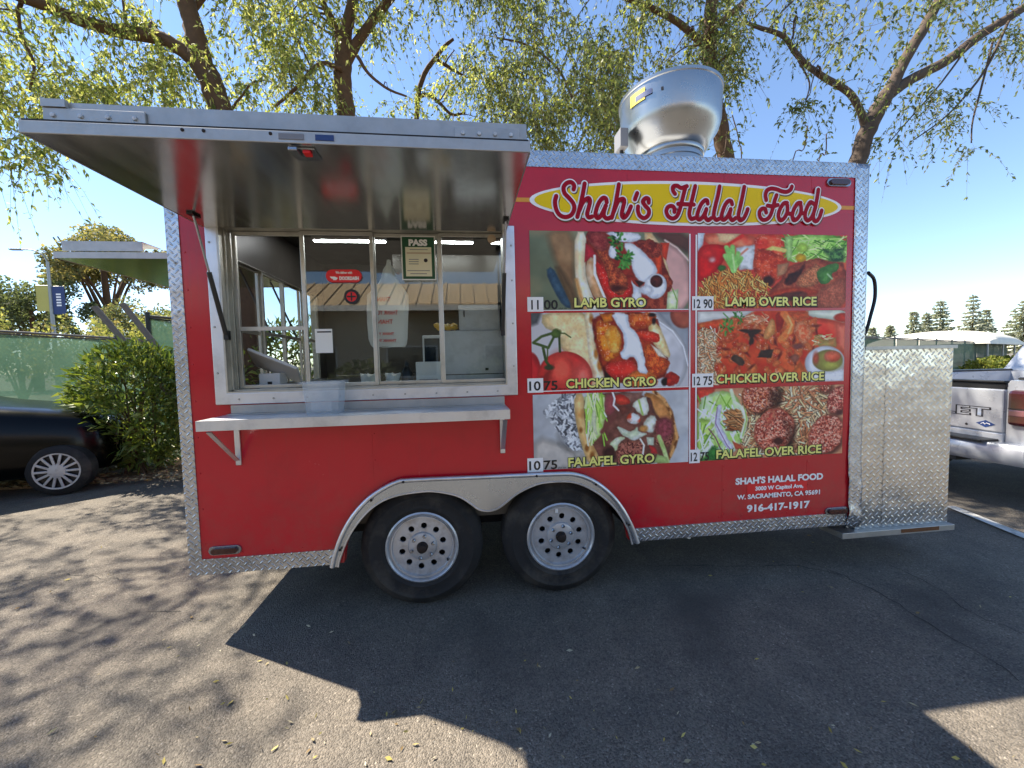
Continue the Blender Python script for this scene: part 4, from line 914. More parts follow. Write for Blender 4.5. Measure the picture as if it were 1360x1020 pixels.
for i in range(3): 
    x = W(245+i*28+ (60 if i==2 else 0), 190, AYF)[0]; part(MB().lathe([(.006, .0), (.005, -.003), (.0, -.004)], (x, AYF-.006, AZ+.026), 8, 'y'), 'screw', 'rusty_steel', aw)
for px, m, w in ((388, 'grey_plastic', .04), (432, 'blue_label', .03)):
    x = W(px, 183, AYF)[0]; part(MB().box(x-w, x+w, AYF-.0085, AYF-.0065, AZ+.009, AZ+.028), 'name_plate', m, aw)
x, z = W(402, 205, AYF+.05)
la = part(MB().box(x-.035, x+.05, AYF+.02, AYF+.1, AZ-.008, AZ-.001), 'latch', 'chrome_grey', aw, bev=.002)
part(MB().box(x-.03, x+.0, AYF+.0, AYF+.06, AZ-.022, AZ-.0085), 'latch_handle', 'chrome_grey', la, bev=.003); part(MB().box(x+.01, x+.035, AYF+.02, AYF+.05, AZ-.02, AZ-.0085), 'latch_button', 'red_print', la, bev=.003)
part(MB().tube([(AX0, -.016, AZ+.03), (AX1, -.016, AZ+.03)], .012, 8), 'hinge', 'aluminium', aw)
for x, s in ((HX0+.02, -1), (HX1-.02, 1)):
    a = Vector((x+s*.008, -.20, AZ-.008)); b = Vector((x-s*.004, -.022, 1.66)); m = a.lerp(b, .45)
    st = part(MB().tube([a, m], .0055, 8), 'gas_strut', 'chrome_grey', aw); part(MB().tube([m, b], .0115, 10), 'strut_cylinder', 'black_plastic', st)
    part(MB().box(b.x-.012, b.x+.012, -.024, .0, b.z-.03, b.z+.02), 'strut_foot', 'black_plastic', st); part(MB().box(a.x-.014, a.x+.014, a.y-.03, a.y+.03, AZ-.01, AZ-.001), 'strut_foot', 'black_plastic', st)

# awning and window on the end wall
BX = -2.855; BY0, BY1 = .85, 1.95; BZ = 2.283
b2 = part(MB().box(BX, X0-.01, BY0, BY1, BZ, BZ+.012), 'awning', 'aluminium_skin'); b2['label'] = 'second raised awning on the end wall'
part(MB().box(BX-.004, X0-.012, BY0-.006, BY0-.001, BZ-.002, BZ+.042).box(BX-.006, BX-.001, BY0-.001, BY1, BZ-.002, BZ+.042), 'awning_lip', 'galvanised', b2)
part(MB().box(BX+.002, X0-.02, BY0, BY1, BZ+.03, BZ+.04), 'awning_top_sheet', 'galvanised', b2)
part(MB().box(BX+.03, BX+.55, BY0+.02, BY0+.025, BZ+.056, BZ+.125).box(BX+.03, BX+.55, BY0+.0251, BY0+.2, BZ+.12, BZ+.125), 'awning_channel', 'galvanised', b2)
for y in (BY0+.3, BY1-.3): part(MB().tube([(X0-.25, y, BZ-.005), (X0-.02, y, 1.7)], .009, 8), 'gas_strut', 'black_plastic', b2)
k2 = MB(); t = .03
k2.prism([[(EY0-.05, EZ0-.05), (EY1+.05, EZ0-.05), (EY1+.05, EZ1+.05), (EY0-.05, EZ1+.05)], [(EY0, EZ0), (EY0, EZ1), (EY1, EZ1), (EY1, EZ0)]], X0-.014, X0-.001, 'yz')
ew = part(k2, 'window_frame', 'aluminium')
part(MB().box(X0-.0135, X0+.056, EY0+.0005, EY0+.006, EZ0+.0005, EZ1-.0005).box(X0-.0135, X0+.056, EY1-.006, EY1-.0005, EZ0+.0005, EZ1-.0005).box(X0-.0135, X0+.056, EY0+.0065, EY1-.0065, EZ0+.0005, EZ0+.006).box(X0-.0135, X0+.056, EY0+.0065, EY1-.0065, EZ1-.006, EZ1-.0005), 'window_reveal', 'aluminium_sash', ew)
for i in range(4):
    ya = EY0+(EY1-EY0)*i/4; yb = EY0+(EY1-EY0)*(i+1)/4; f = MB()
    f.prism([[(ya, EZ0), (yb, EZ0), (yb, EZ1), (ya, EZ1)], [(ya+.02, EZ0+.02), (ya+.02, EZ1-.02), (yb-.02, EZ1-.02), (yb-.02, EZ0+.02)]], X0+.01+.02*(i % 2), X0+.028+.02*(i % 2), 'yz')
    part(f, 'sliding_window', 'aluminium_sash', ew); part(MB().box(X0+.016+.02*(i % 2), X0+.019+.02*(i % 2), ya+.019, yb-.019, EZ0+.019, EZ1-.019), 'pane', 'window_glass', ew)
    part(MB().box(X0+.012+.02*(i % 2), X0+.026+.02*(i % 2), ya+.02, yb-.02, 1.72, 1.745), 'cross_bar', 'aluminium_sash', ew)

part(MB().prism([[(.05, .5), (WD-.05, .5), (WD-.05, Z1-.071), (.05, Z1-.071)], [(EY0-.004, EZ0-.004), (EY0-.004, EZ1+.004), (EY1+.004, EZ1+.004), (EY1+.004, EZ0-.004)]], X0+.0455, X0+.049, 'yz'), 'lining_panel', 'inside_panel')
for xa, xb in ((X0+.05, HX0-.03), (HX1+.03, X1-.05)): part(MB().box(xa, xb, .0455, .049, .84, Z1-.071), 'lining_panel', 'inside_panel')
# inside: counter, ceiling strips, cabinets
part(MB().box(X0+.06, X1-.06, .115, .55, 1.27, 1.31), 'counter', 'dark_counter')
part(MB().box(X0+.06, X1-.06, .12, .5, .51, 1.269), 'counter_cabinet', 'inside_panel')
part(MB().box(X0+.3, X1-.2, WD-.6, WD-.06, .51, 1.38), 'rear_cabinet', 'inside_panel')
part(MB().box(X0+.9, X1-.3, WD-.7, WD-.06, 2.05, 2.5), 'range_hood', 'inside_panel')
for i, x in enumerate((-.95, -.2, .55)):
    l = part(MB().box(x-.3, x+.3, 1.18, 1.28, Z1-.10, Z1-.071), 'ceiling_light', 'white_plastic'); part(MB().box(x-.29, x+.29, 1.21, 1.25, Z1-.105, Z1-.1005), 'light_strip', 'led', l)

# roof exhaust fan
fc = (1.56, .55); k = MB()
K = .875; ZF = 2.945
prof = [(r*K, ZF+(h-3.0)*.94) for r, h in [(.0, 3.0), (.27, 3.0), (.275, 3.012), (.272, 3.03), (.285, 3.035), (.31, 3.07), (.345, 3.13), (.38, 3.18), (.398, 3.24), (.405, 3.44), (.412, 3.445), (.414, 3.465), (.405, 3.47), (.396, 3.46), (.39, 3.24), (.33, 3.13), (.2, 3.1), (.0, 3.1)]]
fan = part(MB().lathe(prof, (*fc, 0), 64, 'z'), 'exhaust_fan', 'spun_aluminium', smooth=35)
part(MB().lathe([(.225, Z1+.03), (.225, 2.9), (.232, 2.905), (.232, 2.925), (.225, 2.93), (.225, 2.955), (.238, 2.966)], (*fc, 0), 48, 'z'), 'fan_neck', 'spun_aluminium', fan, smooth=40)
part(MB().box(fc[0]-.3, fc[0]+.3, fc[1]-.3, fc[1]+.3, Z1+.051, Z1+.13), 'fan_curb', 'galvanised', fan, bev=.005)
part(MB().box(fc[0]-.42, fc[0]-.36, fc[1]-.1, fc[1]+.02, 2.99, 3.12), 'junction_box', 'grey_plastic', fan, bev=.005)
part(MB().tube([(fc[0]-.39, fc[1]-.04, 3.0), (fc[0]-.38, fc[1]-.04, 2.93), (fc[0]-.3, fc[1]-.04, 2.8)], .014, 8), 'conduit', 'black_rubber', fan)
def wrap(a0, a1, z0, z1, r, m, name='sticker'):
    q = MB(); n = 8
    q.v = [(fc[0]+r*math.cos(R(a0+(a1-a0)*i/n)), fc[1]+r*math.sin(R(a0+(a1-a0)*i/n)), z) for z in (z0, z1) for i in range(n+1)]
    q.f = [(i, i+1, n+2+i, n+1+i) for i in range(n)]; part(q, name, m, fan, fix=False)
wrap(196, 216, 3.25, 3.33, .3575, 'yellow_label'); wrap(204, 224, 3.265, 3.30, .3585, 'blue_label'); wrap(233.5, 236, 3.262, 3.28, .3585, 'dark_print')
part(MB().box(fc[0]+.15, fc[0]+.6, .1, .4, Z1+.051, Z1+.075), 'roof_plate', 'galvanised')

# tread-plate equipment box on the rear platform
bx0, bx1, bz0, bz1 = 2.66, W(1262, 600, .04)[0], .262, W(1262, 462, .04)[1]
eb = part(MB().box(bx0-.02, bx1-.004, .046, .62, bz0, bz1-.004), 'equipment_box', 'tread_plate_box'); eb['label'] = 'tall tread-plate box behind the trailer wall'
xm = W(1176, 560, .04)[0]
def skin(u, v): return (u+(.003*math.sin(v*31)+.002*math.sin(v*77) if u < xm+.02 else 0), .0445, v)
q = grid_plate(xm, bx1, bz0, bz1, 12, 40, skin); q = part(q, 'front_sheet', 'tread_plate_box', eb, smooth=40, fix=False)
part(MB().box(2.5, bx1+.004, .0, .64, bz0-.042, bz0-.001), 'platform_bar', 'galvanised', eb, bev=.003); part(MB().box(2.95, 3.25, -.0025, -.0005, bz0-.03, bz0-.004), 'rust_patch', 'rust', eb)
part(MB().box(bx0, bx1, .02, .045, bz1-.002, bz1+.02), 'hinge_strip', 'galvanised', eb)
hp = spline([(W(1153, 362, .06)[0], .06, W(1153, 362, .06)[1]), (W(1161, 372, .1)[0], .1, W(1161, 372, .1)[1]), (W(1162, 395, .1)[0], .1, W(1162, 395, .1)[1]), (W(1156, 420, .08)[0], .08, W(1156, 420, .08)[1]), (W(1150, 440, .06)[0], .06, W(1150, 440, .06)[1]), (2.66, .1, 1.45)], 5)
part(MB().tube(hp, .011, 8), 'hose', 'black_rubber', smooth=60)

# ---- printed menu: pictures, captions, prices, logo
xL, xM0, xM1, xR = W(706, 460)[0], W(914, 460)[0], W(926, 460)[0], W(1121, 460)[0]
zr = [W(810, 308)[1], W(810, 411)[1], W(810, 415)[1], W(810, 516)[1], W(810, 521)[1], W(810, 619)[1]]
def pic2(fn, xa, xb, za, zb):
    p = fn().finish(); xs = np.linspace(xa, xb, p.nx); zs = np.linspace(za, zb, p.ny)
    X, Z = np.meshgrid(xs, zs); V = np.stack([X, np.full_like(X, -.003), Z], 2).reshape(-1, 3)
    i, j = np.meshgrid(np.arange(p.nx-1), np.arange(p.ny-1)); a0 = (j*p.nx+i).ravel()
    F = np.stack([a0, a0+p.nx, a0+p.nx+1, a0+1], 1); c = p.C.reshape(-1, 3); c = np.where(c <= .04045, c/12.92, ((c+.055)/1.055)**2.4)
    return np_mesh('menu_picture', V, F, 'print', TR, np.concatenate([np.minimum(c*1.15, .95), np.ones((len(c), 1))], 1))
def caption(s, x, z, w, h, pic):
    text(s, x+.003, z-.003, h, 'caption_black', pic, -.0045, w, .0075, name='caption_shadow'); text(s, x, z, h, 'caption_yellow', pic, -.0062, w, .0022, name='caption')
def price(a, b, x, z, pic, wide=.085, white=True, h=.05, whole=False):
    w = wide*2.1 if whole else wide
    if white: part(MB().box(x-.012, x+w-.004, -.0049, -.0042, z-.014, z+h+.016), 'price_tag', 'white_vinyl', pic)
    text(a, x+(.012 if a == '11' else 0), z, h, 'caption_black', pic, -.0058, wide-(.046 if a == '11' else .022), .0015, name='price'); text(b, x+wide, z, h, 'caption_black', pic, -.0058, wide-.006, .0015, name='price')
menu = [(pic_lamb_gyro, 0, 0, 'LAMB GYRO', (763, 407), (857, 397), '11', '00', 'pita with lamb, white sauce and parsley'), (pic_lamb_rice, 1, 0, 'LAMB OVER RICE', (963, 407), (1083, 397), '12', '90', 'lamb with rice, tomato and lettuce'),
        (pic_chicken_gyro, 0, 1, 'CHICKEN GYRO', (752, 512), (870, 499), '10', '75', 'pita with chicken beside a tomato on the vine'), (pic_chicken_rice, 1, 1, 'CHICKEN OVER RICE', (951, 506), (1093, 494), '12', '75', 'red chicken pieces with rice and a sauce cup'),
        (pic_falafel_gyro, 0, 2, 'FALAFEL GYRO', (755, 618), (868, 605), '10', '75', 'foil-wrapped pita with falafel and salad'), (pic_falafel_rice, 1, 2, 'FALAFEL OVER RICE', (951, 609), (1089, 596), '12', '75', 'falafel balls on rice with lettuce')]
for fn, cx, cy, s, p0, p1, pa, pb, lab in menu:
    pc = pic2(fn, (xL, xM1)[cx], (xM0, xR)[cx], zr[cy*2], zr[cy*2+1]); pc['label'] = 'menu picture of '+lab
    a = W(*p0); b = W(p1[0], p0[1]); caption(s, a[0], zr[cy*2+1]+(.012 if cy else .015), b[0]-a[0], .056, pc)
    q = W((703, 921)[cx] if cy < 2 or cx == 0 else 917, p0[1])
    price(pa, pb, q[0], zr[cy*2+1]+.004, pc, .088 if cx == 0 else .064, True, .056, whole=(cx == 1 and cy < 2))
    if cx == 0: text('plus tax', q[0]+.178, zr[cy*2+1]+.004, .012, 'caption_black', pc, -.0058, .05)
part(MB().box(xM0+.004, xM0+.013, -.003, -.0022, zr[5]+.03, zr[0]-.005).box(xM1-.014, xM1-.004, -.003, -.0022, zr[5]+.04, zr[0]-.01), 'dividing_line', 'white_vinyl')
for z in (zr[1], zr[3]): part(MB().box(xL, xM0, -.0046, -.0035, z-.006, z-.001), 'dividing_line', 'white_vinyl')
# address block
for s, a, b, h in (("SHAH'S HALAL FOOD", (977, 640), (1092, 631), .042), ('3000 W Capitol Ave,', (1003, 651), (1066, 642), .026), ('W. SACRAMENTO, CA 95691', (979, 661), (1088, 652), .030), ('916-417-1917', (992, 679), (1074, 665), .046)):
    x, z = W(*a); x1 = W(b[0], a[1])[0]; z = W(1035, (a[1]+b[1])/2)[1]-h/2
    text(s, x, z, h, 'white_vinyl', TR, -.003, x1-x, .0026 if h > .035 else .0016)
x, z = W(992, 652); part(MB().box(x, x+.43, -.002, -.0012, W(1035, 652)[1]-.008, W(1035, 641)[1]+.006), 'patch_strip', 'red_print')
# logo: an oval with brush-script lettering
oc = W(910, 270.5); orx = (W(1117, 272)[0]-W(703, 264)[0])/2; orz = (W(905, 241)[1]-W(905, 300)[1])/2; oc = ((W(1117, 272)[0]+W(703, 264)[0])/2, (W(905, 241)[1]+W(905, 300)[1])/2)
def oval(rx, rz, n=72): return [(oc[0]+rx*math.cos(2*math.pi*i/n), oc[1]+rz*math.sin(2*math.pi*i/n)) for i in range(n)]
lg = part(MB().prism([oval(orx, orz)], -.0035, -.0015), 'logo_oval', 'white_vinyl'); part(MB().prism([oval(orx-.028, orz-.018)], -.006, -.0036), 'logo_field', 'yellow_vinyl', lg)
for a, b in ((W(684, 266)[0], oc[0]-orx+.012), (oc[0]+orx-.012, CR)): part(MB().box(a, b, -.0014, -.0006, oc[1]-.012, oc[1]+.012), 'logo_line', 'stripe_vinyl', lg)
def crop(ox, oy, sc): return lambda q: [(ox+a/sc, oy+b/sc) for a, b in q]
A, Bq, Cq = crop(725, 230, 9.067), crop(875, 230, 10.88), crop(1000, 230, 10.88)
strokes = [A(q) for q in (
    [(328, 205), (335, 160), (300, 120), (245, 130), (208, 180), (220, 250), (275, 310), (325, 375), (335, 440), (300, 510), (230, 537), (160, 510), (118, 440), (105, 350), (120, 285)],
    [(460, 135), (440, 250), (410, 390), (372, 535)], [(395, 460), (440, 360), (500, 310), (525, 340), (510, 420), (490, 500), (510, 540), (550, 530)],
    [(725, 360), (715, 315), (680, 308), (640, 350), (605, 430), (590, 510), (615, 548), (655, 520), (700, 430), (715, 400)], [(712, 400), (690, 480), (695, 530), (730, 555), (775, 540)],
    [(870, 145), (850, 270), (825, 400), (785, 545)], [(810, 470), (860, 350), (915, 318), (935, 350), (915, 440), (905, 510), (930, 545), (975, 500), (1015, 410)],
    [(1090, 250), (1062, 325)], [(1228, 365), (1225, 320), (1190, 312), (1158, 350), (1185, 400), (1228, 450), (1225, 510), (1175, 550), (1120, 520), (1098, 460), (1100, 410)])]
strokes += [Bq(q) for q in (
    [(220, 310), (190, 260), (195, 205), (250, 195), (310, 225), (390, 200)], [(370, 215), (340, 330), (310, 450), (280, 560), (240, 640), (180, 665), (120, 630), (95, 560), (120, 500), (175, 485), (210, 520), (210, 570)],
    [(265, 455), (370, 460), (490, 465)], [(510, 200), (480, 330), (445, 480), (425, 600), (450, 670), (500, 660)],
    [(690, 450), (680, 405), (640, 410), (590, 470), (550, 570), (535, 650), (570, 680), (620, 640), (670, 540)], [(670, 530), (650, 630), (690, 690), (740, 660)],
    [(860, 205), (835, 340), (800, 480), (775, 620), (810, 685), (850, 670)], [(1040, 460), (1025, 415), (985, 415), (940, 470), (905, 560), (885, 650), (920, 685), (970, 640), (1020, 540)], [(1020, 530), (1005, 630), (1040, 690), (1090, 660)],
    [(1215, 210), (1190, 340), (1160, 480), (1130, 620), (1150, 690), (1200, 670), (1240, 600), (1265, 530)])]
strokes += [Cq(q) for q in (
    [(170, 400), (160, 330), (180, 265), (240, 235), (320, 245), (400, 275), (470, 280), (520, 250), (540, 205)], [(320, 330), (295, 400), (270, 500), (235, 610), (190, 670), (125, 685), (80, 640), (75, 570), (110, 525), (155, 530), (170, 580)],
    [(190, 480), (270, 490), (335, 470)], [(470, 440), (420, 450), (365, 540), (345, 630), (370, 690), (420, 670), (470, 580), (475, 480), (450, 445)], [(470, 590), (530, 600)],
    [(665, 440), (620, 450), (565, 540), (545, 630), (565, 690), (615, 670), (665, 590), (670, 490), (645, 445)], [(665, 590), (720, 590)],
    [(860, 460), (810, 430), (770, 480), (735, 570), (730, 650), (760, 695), (805, 670), (845, 600), (880, 500)], [(920, 250), (905, 350), (880, 480), (850, 600), (850, 680), (890, 705), (935, 650), (968, 550)])]
def ribbon(m, q, w, y, dx=0, dz=0):
    P = spline([(a, 0, b) for a, b in [W(*k) for k in q]], 6); n = len(P); V = []; o = len(m.v)
    for i, p in enumerate(P):
        t = P[min(i+1, n-1)]-P[max(i-1, 0)]; t.normalize(); s = Vector((-t.z, 0, t.x)); ww = w
        V += [(p.x+s.x*ww+dx, y, p.z+s.z*ww+dz), (p.x-s.x*ww+dx, y, p.z-s.z*ww+dz)]
    m.add(V, [(2*i, 2*i+1, 2*i+3, 2*i+2) for i in range(n-1)])
    for e, yy in ((0, y-.00004), (n-1, y-.00007)):
        m.add([(P[e].x+dx+w*math.cos(2*math.pi*i/14), yy, P[e].z+dz+w*math.sin(2*math.pi*i/14)) for i in range(14)], [tuple(range(14))])
for nm, mt, w, y, dx, dz in (('lettering_shadow', 'shadow_vinyl', .0205, -.0064, .006, -.006), ('lettering_edge', 'white_vinyl', .0205, -.0090, 0, 0), ('lettering', 'maroon_vinyl', .0128, -.0116, 0, 0)):
    m = MB()
    for i, q in enumerate(strokes): ribbon(m, q, w, y-.00008*i, dx, dz)
    part(m, nm, mt, lg, fix=False)
# ---------------------------------------------------------------- things at the service window
def slab(px0, py0, px1, py1, y, m, t=.0015):
    a = W(px0, py0, y); b = W(px1, py1, y); return m.box(min(a[0], b[0]), max(a[0], b[0]), y, y+t, min(a[1], b[1]), max(a[1], b[1]))
YG = YS-.014                                                        # just in front of the glass
# inspection placard
p = thing('inspection_placard', 'green and cream PASS inspection placard taped on the service window', 'placard', (*W(555, 372, YG)[:1], YG, W(555, 372, YG)[1]))
slab(532, 313, 579.5, 372, YG, MB()).build('backing', 'white_paper', p); slab(533.5, 314.5, 578, 370.5, YG-.0012, MB(), .001).build('border', 'green_print', p); slab(538, 328, 574, 367, YG-.0024, MB(), .001).build('certificate', 'cream_paper', p)
x, z = W(543.5, 326, YG); text('PASS', x, z, .034, 'white_vinyl', p, YG-.0026, .10, .003)
for i, (a, b) in enumerate(((544, 568), (540, 572), (543, 556), (543, 556), (543, 556), (541, 571), (545, 567))):
    yy = (331, 335, 344, 347, 350, 359, 363)[i]; slab(a, yy, b, yy+(1.0 if i != 1 else 2.2), YG-.0030, MB(), .0004).build('print_line', 'tan_print' if i == 1 else 'grey_plastic', p)
x, z = W(565.5, 346, YG); MB().lathe([(0, -.0036), (.011, -.0036), (.011, -.003)], (x, YG, z), 18, 'y').build('seal', 'dark_print', p)
# delivery sticker
a = W(433, 375, YG); b = W(480, 358, YG); r = (b[1]-a[1])/2
p = thing('delivery_sticker', 'red pill-shaped delivery sticker on the service window', 'sticker', (a[0]+.1, YG, a[1]))
MB().prism([pill(a[0], b[0], a[1]+r, r)], YG, YG+.001).build('sticker_face', 'red_print', p)
text('We deliver with', a[0]+.055, a[1]+r+.012, .015, 'white_vinyl', p, YG-.001, .09, .0006); text('DOORDASH', a[0]+.075, a[1]+r-.022, .019, 'white_vinyl', p, YG-.001, .105, .0016)
MB().prism([[(a[0]+.022, a[1]+r-.004), (a[0]+.05, a[1]+r-.004), (a[0]+.066, a[1]+r-.012), (a[0]+.056, a[1]+r-.024), (a[0]+.040, a[1]+r-.024), (a[0]+.036, a[1]+r-.015), (a[0]+.03, a[1]+r-.015)]], YG-.0012, YG-.0006).build('dash_mark', 'white_vinyl', p)
# round sticker, small disc, notice sheet
x, z = W(467, 394, YG); p = thing('round_sticker', 'round black sticker with a red cross star below the delivery sticker', 'sticker', (x, YG, z-.04))
MB().lathe([(0, -.001), (.042, -.001), (.042, .0005)], (x, YG, z), 28, 'y').build('disc', 'dark_print', p)
MB().lathe([(0, -.0018), (.028, -.0018), (.028, -.0012)], (x, YG, z), 24, 'y').build('red_centre', 'red_print', p); MB().box(x-.004, x+.004, YG-.003, YG-.002, z-.024, z+.024).box(x-.024, x+.024, YG-.0031, YG-.0021, z-.004, z+.004).build('cross', 'dark_print', p)
x, z = W(653, 317.5, YG); tag(MB().lathe([(0, -.001), (.026, -.001), (.026, .0005)], (0, 0, 0), 24, 'y').build('round_decal', 'tan_print', base=(0, 0, 0)), 'small round tan decal high in the corner of the last pane', 'decal').location = (x, YG, z)
p = thing('notice_sheet', 'small white notice sheet with a line of print on the second pane', 'notice', (*W(430, 470, YG)[:1], YG, W(430, 470, YG)[1]))
slab(418, 437, 442.5, 468.5, YG, MB(), .001).build('sheet', 'white_paper', p)
slab(421, 440, 440, 441.6, YG-.0008, MB(), .0004).build('print_line', 'dark_print', p)
# hanging bag inside the third pane
ctr = W(517, 400, .14); bg = thing('plastic_bag', 'white plastic carrier bag with red thank-you print hanging in the window', 'bag', (ctr[0], .14, W(517, 462, .14)[1]))
prof = [(345, 513.5, 518), (352, 512.5, 519), (358, 508, 523), (366, 507, 525), (374, 503, 530), (382, 496, 536), (392, 487, 542), (410, 486.5, 542.5), (430, 487, 541.5), (450, 489, 541), (458, 492, 540), (461, 494, 538)]
secs = []
for py, l, r_ in prof:
    a = W(l, py, .14); b = W(r_, py, .14); th = .012 if py < 380 else .03
    secs.append([(a[0]+(b[0]-a[0])*(.5-.5*math.cos(2*math.pi*i/16)), .15-th*math.sin(2*math.pi*i/16)*(1+.4*math.sin(i*2.3+py*.2)), a[1]+.004*math.sin(i*1.7+py)) for i in range(16)])
MB().loft(secs).build('bag_body', 'bag_plastic', bg, smooth=60)
for i, (s, py, w) in enumerate((('THANK', 398, .13), ('THANK YOU', 416, .19), ('THANK', 428, .15), ('THANK YOU', 443, .16), ('THANK YOU', 452, .18))):
    x, z = W(497, py, .115); text(s, x, z-.01, .026 if i < 3 else .016, 'red_print', bg, .109, w*.72, .0008, mirror=True)
# payment terminal and other goods on the inside counter
ZC = 1.31
x, _ = W(366, 490, .22); tm = thing('payment_terminal', 'grey tilted payment terminal on the counter behind the open pane', 'terminal', (x, .25, ZC))
MB().box(x-.09, x+.03, .2, .3, ZC, ZC+.13).build('stand', 'white_plastic', tm, bev=.006)
Mx = Matrix.Translation((x-.01, .25, ZC+.17)) @ Matrix.Rotation(R(24), 4, 'Y') @ Matrix.Rotation(R(-32), 4, 'X')
MB().box(-.15, .15, -.1, .1, -.009, .009, Mx).build('screen_case', 'white_plastic', tm, bev=.005); MB().box(-.14, .14, -.09, .09, .0095, .0105, Mx).build('screen', 'black_plastic', tm)
MB().box(x-.04, x-.015, .1985, .1998, ZC+.05, ZC+.08).build('port', 'black_plastic', tm)
MB().box(x-.14, x+.18, .17, .38, ZC+.0, ZC+.012).build('base_tray', 'dark_counter', tm)
def goods(name, label, cat, px0, py0, px1, py1, y, dep, mat, **k):
    a = W(px0, py1, y); b = W(px1, py0, y); z0 = ZC if k.pop('floor', False) else a[1]
    t = thing(name, label, cat, ((a[0]+b[0])/2, y+dep/2, z0)); MB().box(a[0], b[0], y, y+dep, z0, b[1]).build('body', mat, t, bev=.006)
    return t, a[0], b[0], z0, b[1]
t, a, b, z0, z1 = goods('steel_cabinet', 'dull steel two-door food cabinet behind the last pane', 'cabinet', 590, 438, 668, 514, .2, .3, 'dull_steel', floor=True)
MB().box(a+.002, b-.002, .196, .1995, z0+.09, z0+.095).build('door_gap', 'dark_print', t); MB().box(b-.12, b-.1, .185, .1995, z0+.115, z0+.13).build('knob', 'black_plastic', t)
zt = z1
aa = W(610, 438, .24); bb = W(664, 406, .24); t = thing('steel_box', 'smaller steel box standing on the steel food cabinet', 'box', ((aa[0]+bb[0])/2, .35, zt))
MB().box(aa[0], bb[0], .24, .46, zt, bb[1]).build('body', 'dull_steel', t, bev=.005); MB().box(aa[0]-.004, bb[0]+.004, .236, .464, bb[1]-.02, bb[1]+.004).build('lid', 'dull_steel', t, bev=.004); MB().box(aa[0]+.03, aa[0]+.037, .228, .2395, bb[1]-.07, bb[1]-.03).build('hasp', 'black_plastic', t)
m = MB(); rr = random.Random(5); xa = W(592, 436, .24)[0]; xb = W(608, 436, .24)[0]
for i in range(16): m.lathe([(0, -.018), (.02, -.008), (.024, .004), (0, .016)], (rr.uniform(xa-.06, xb-.02), rr.uniform(.23, .3), zt+.018+rr.uniform(0, .025)), 7, 'z')
tag(m.build('lemon_pile', 'yellow_food', base=(xa, .26, zt)), 'small heap of yellow fruit on the steel food cabinet', 'fruit', kind='stuff')
t, a, b, z0, z1 = goods('glass_front_case', 'pale upright case with glass front beside the steel cabinet', 'case', 563, 445, 586, 514, .26, .2, 'white_plastic', floor=True)
MB().box(a+.012, b-.012, .257, .2595, z0+.06, z1-.02).build('front_pane', 'dark_glass', t)
t, a, b, z0, z1 = goods('napkin_box', 'white napkin box with slot on the inner counter', 'box', 553, 480, 585, 514, .16, .09, 'white_paper', floor=True); MB().box(a+.02, b-.02, .158, .1595, z0+.05, z0+.07).build('slot', 'grey_plastic', t)
for i, (px, lab) in enumerate(((486, 'white paper cup bag leaning left of the hanging carrier bag'), (519, 'white paper cup bag below the hanging carrier bag'))):
    x, _ = W(px, 500, .17); h = .105; m = MB(); m.loft([[(x+(.028+.02*k)*math.cos(2*math.pi*j/14)+.01*k, .19+(.02+.01*k)*math.sin(2*math.pi*j/14), ZC+h*k+(.012*math.sin(j*2.1) if k else 0)) for j in range(14)] for k in (0, .5, 1)])
    t = thing('paper_sleeve', lab, 'paper sleeve', (x, .19, ZC)); m.build('sleeve', 'white_paper', t, smooth=60); MB().lathe([(.025, ZC+.02), (.025, ZC+.024), (.0, ZC+.024)], (x, .19, 0), 12, 'z').build('bottom', 'white_paper', t)
t = thing('squeeze_bottle', 'slim dark bottle with narrow neck on the inner counter', 'bottle', (*W(541, 505, .2)[:1], .2, ZC)); x = t.location.x
MB().lathe([(0, ZC), (.034, ZC), (.036, ZC+.01), (.036, ZC+.11), (.02, ZC+.14), (.012, ZC+.15)], (x, .2, 0), 18, 'z').build('body', 'black_plastic', t, smooth=40); MB().lathe([(.013, ZC+.15), (.013, ZC+.165), (.004, ZC+.19), (0, ZC+.19)], (x, .2, 0), 14, 'z').build('cap', 'black_plastic', t, smooth=40)
# clear bin on the counter shelf
a = W(412, 549, -.1); b = W(459, 549, -.1); bx0_, bx1_ = a[0], b[0]; zt = W(435, 506, -.1)[1]
t = thing('plastic_bin', 'empty clear plastic tip bin on the counter shelf', 'bin', ((bx0_+bx1_)/2, -.12, sz)); m = MB(); w = bx1_-bx0_; d = .12
def ring(g, z, y0=-.19): return [(bx0_-g, y0-g, z), (bx1_+g, y0-g, z), (bx1_+g, y0+d+g, z), (bx0_-g, y0+d+g, z)]
m.loft([ring(-.012, sz+.001), ring(0, zt)], cap=False); n = len(m.v); m.add(ring(-.012, sz+.0015), [(0, 1, 2, 3)]); m.loft([ring(-.014, sz+.004), ring(-.002, zt)], cap=False); m.build('bin_body', 'clear_plastic', t, fix=True)
m = MB(); m.loft([ring(.0, zt-.012), ring(.012, zt-.012), ring(.012, zt+.003), ring(-.004, zt+.003)], cap=False); m.build('rim', 'clear_plastic', t)
MB().box(bx0_+.04, bx1_-.04, -.193, -.1915, sz+.02, sz+.07).build('label_patch', 'clear_plastic', t)

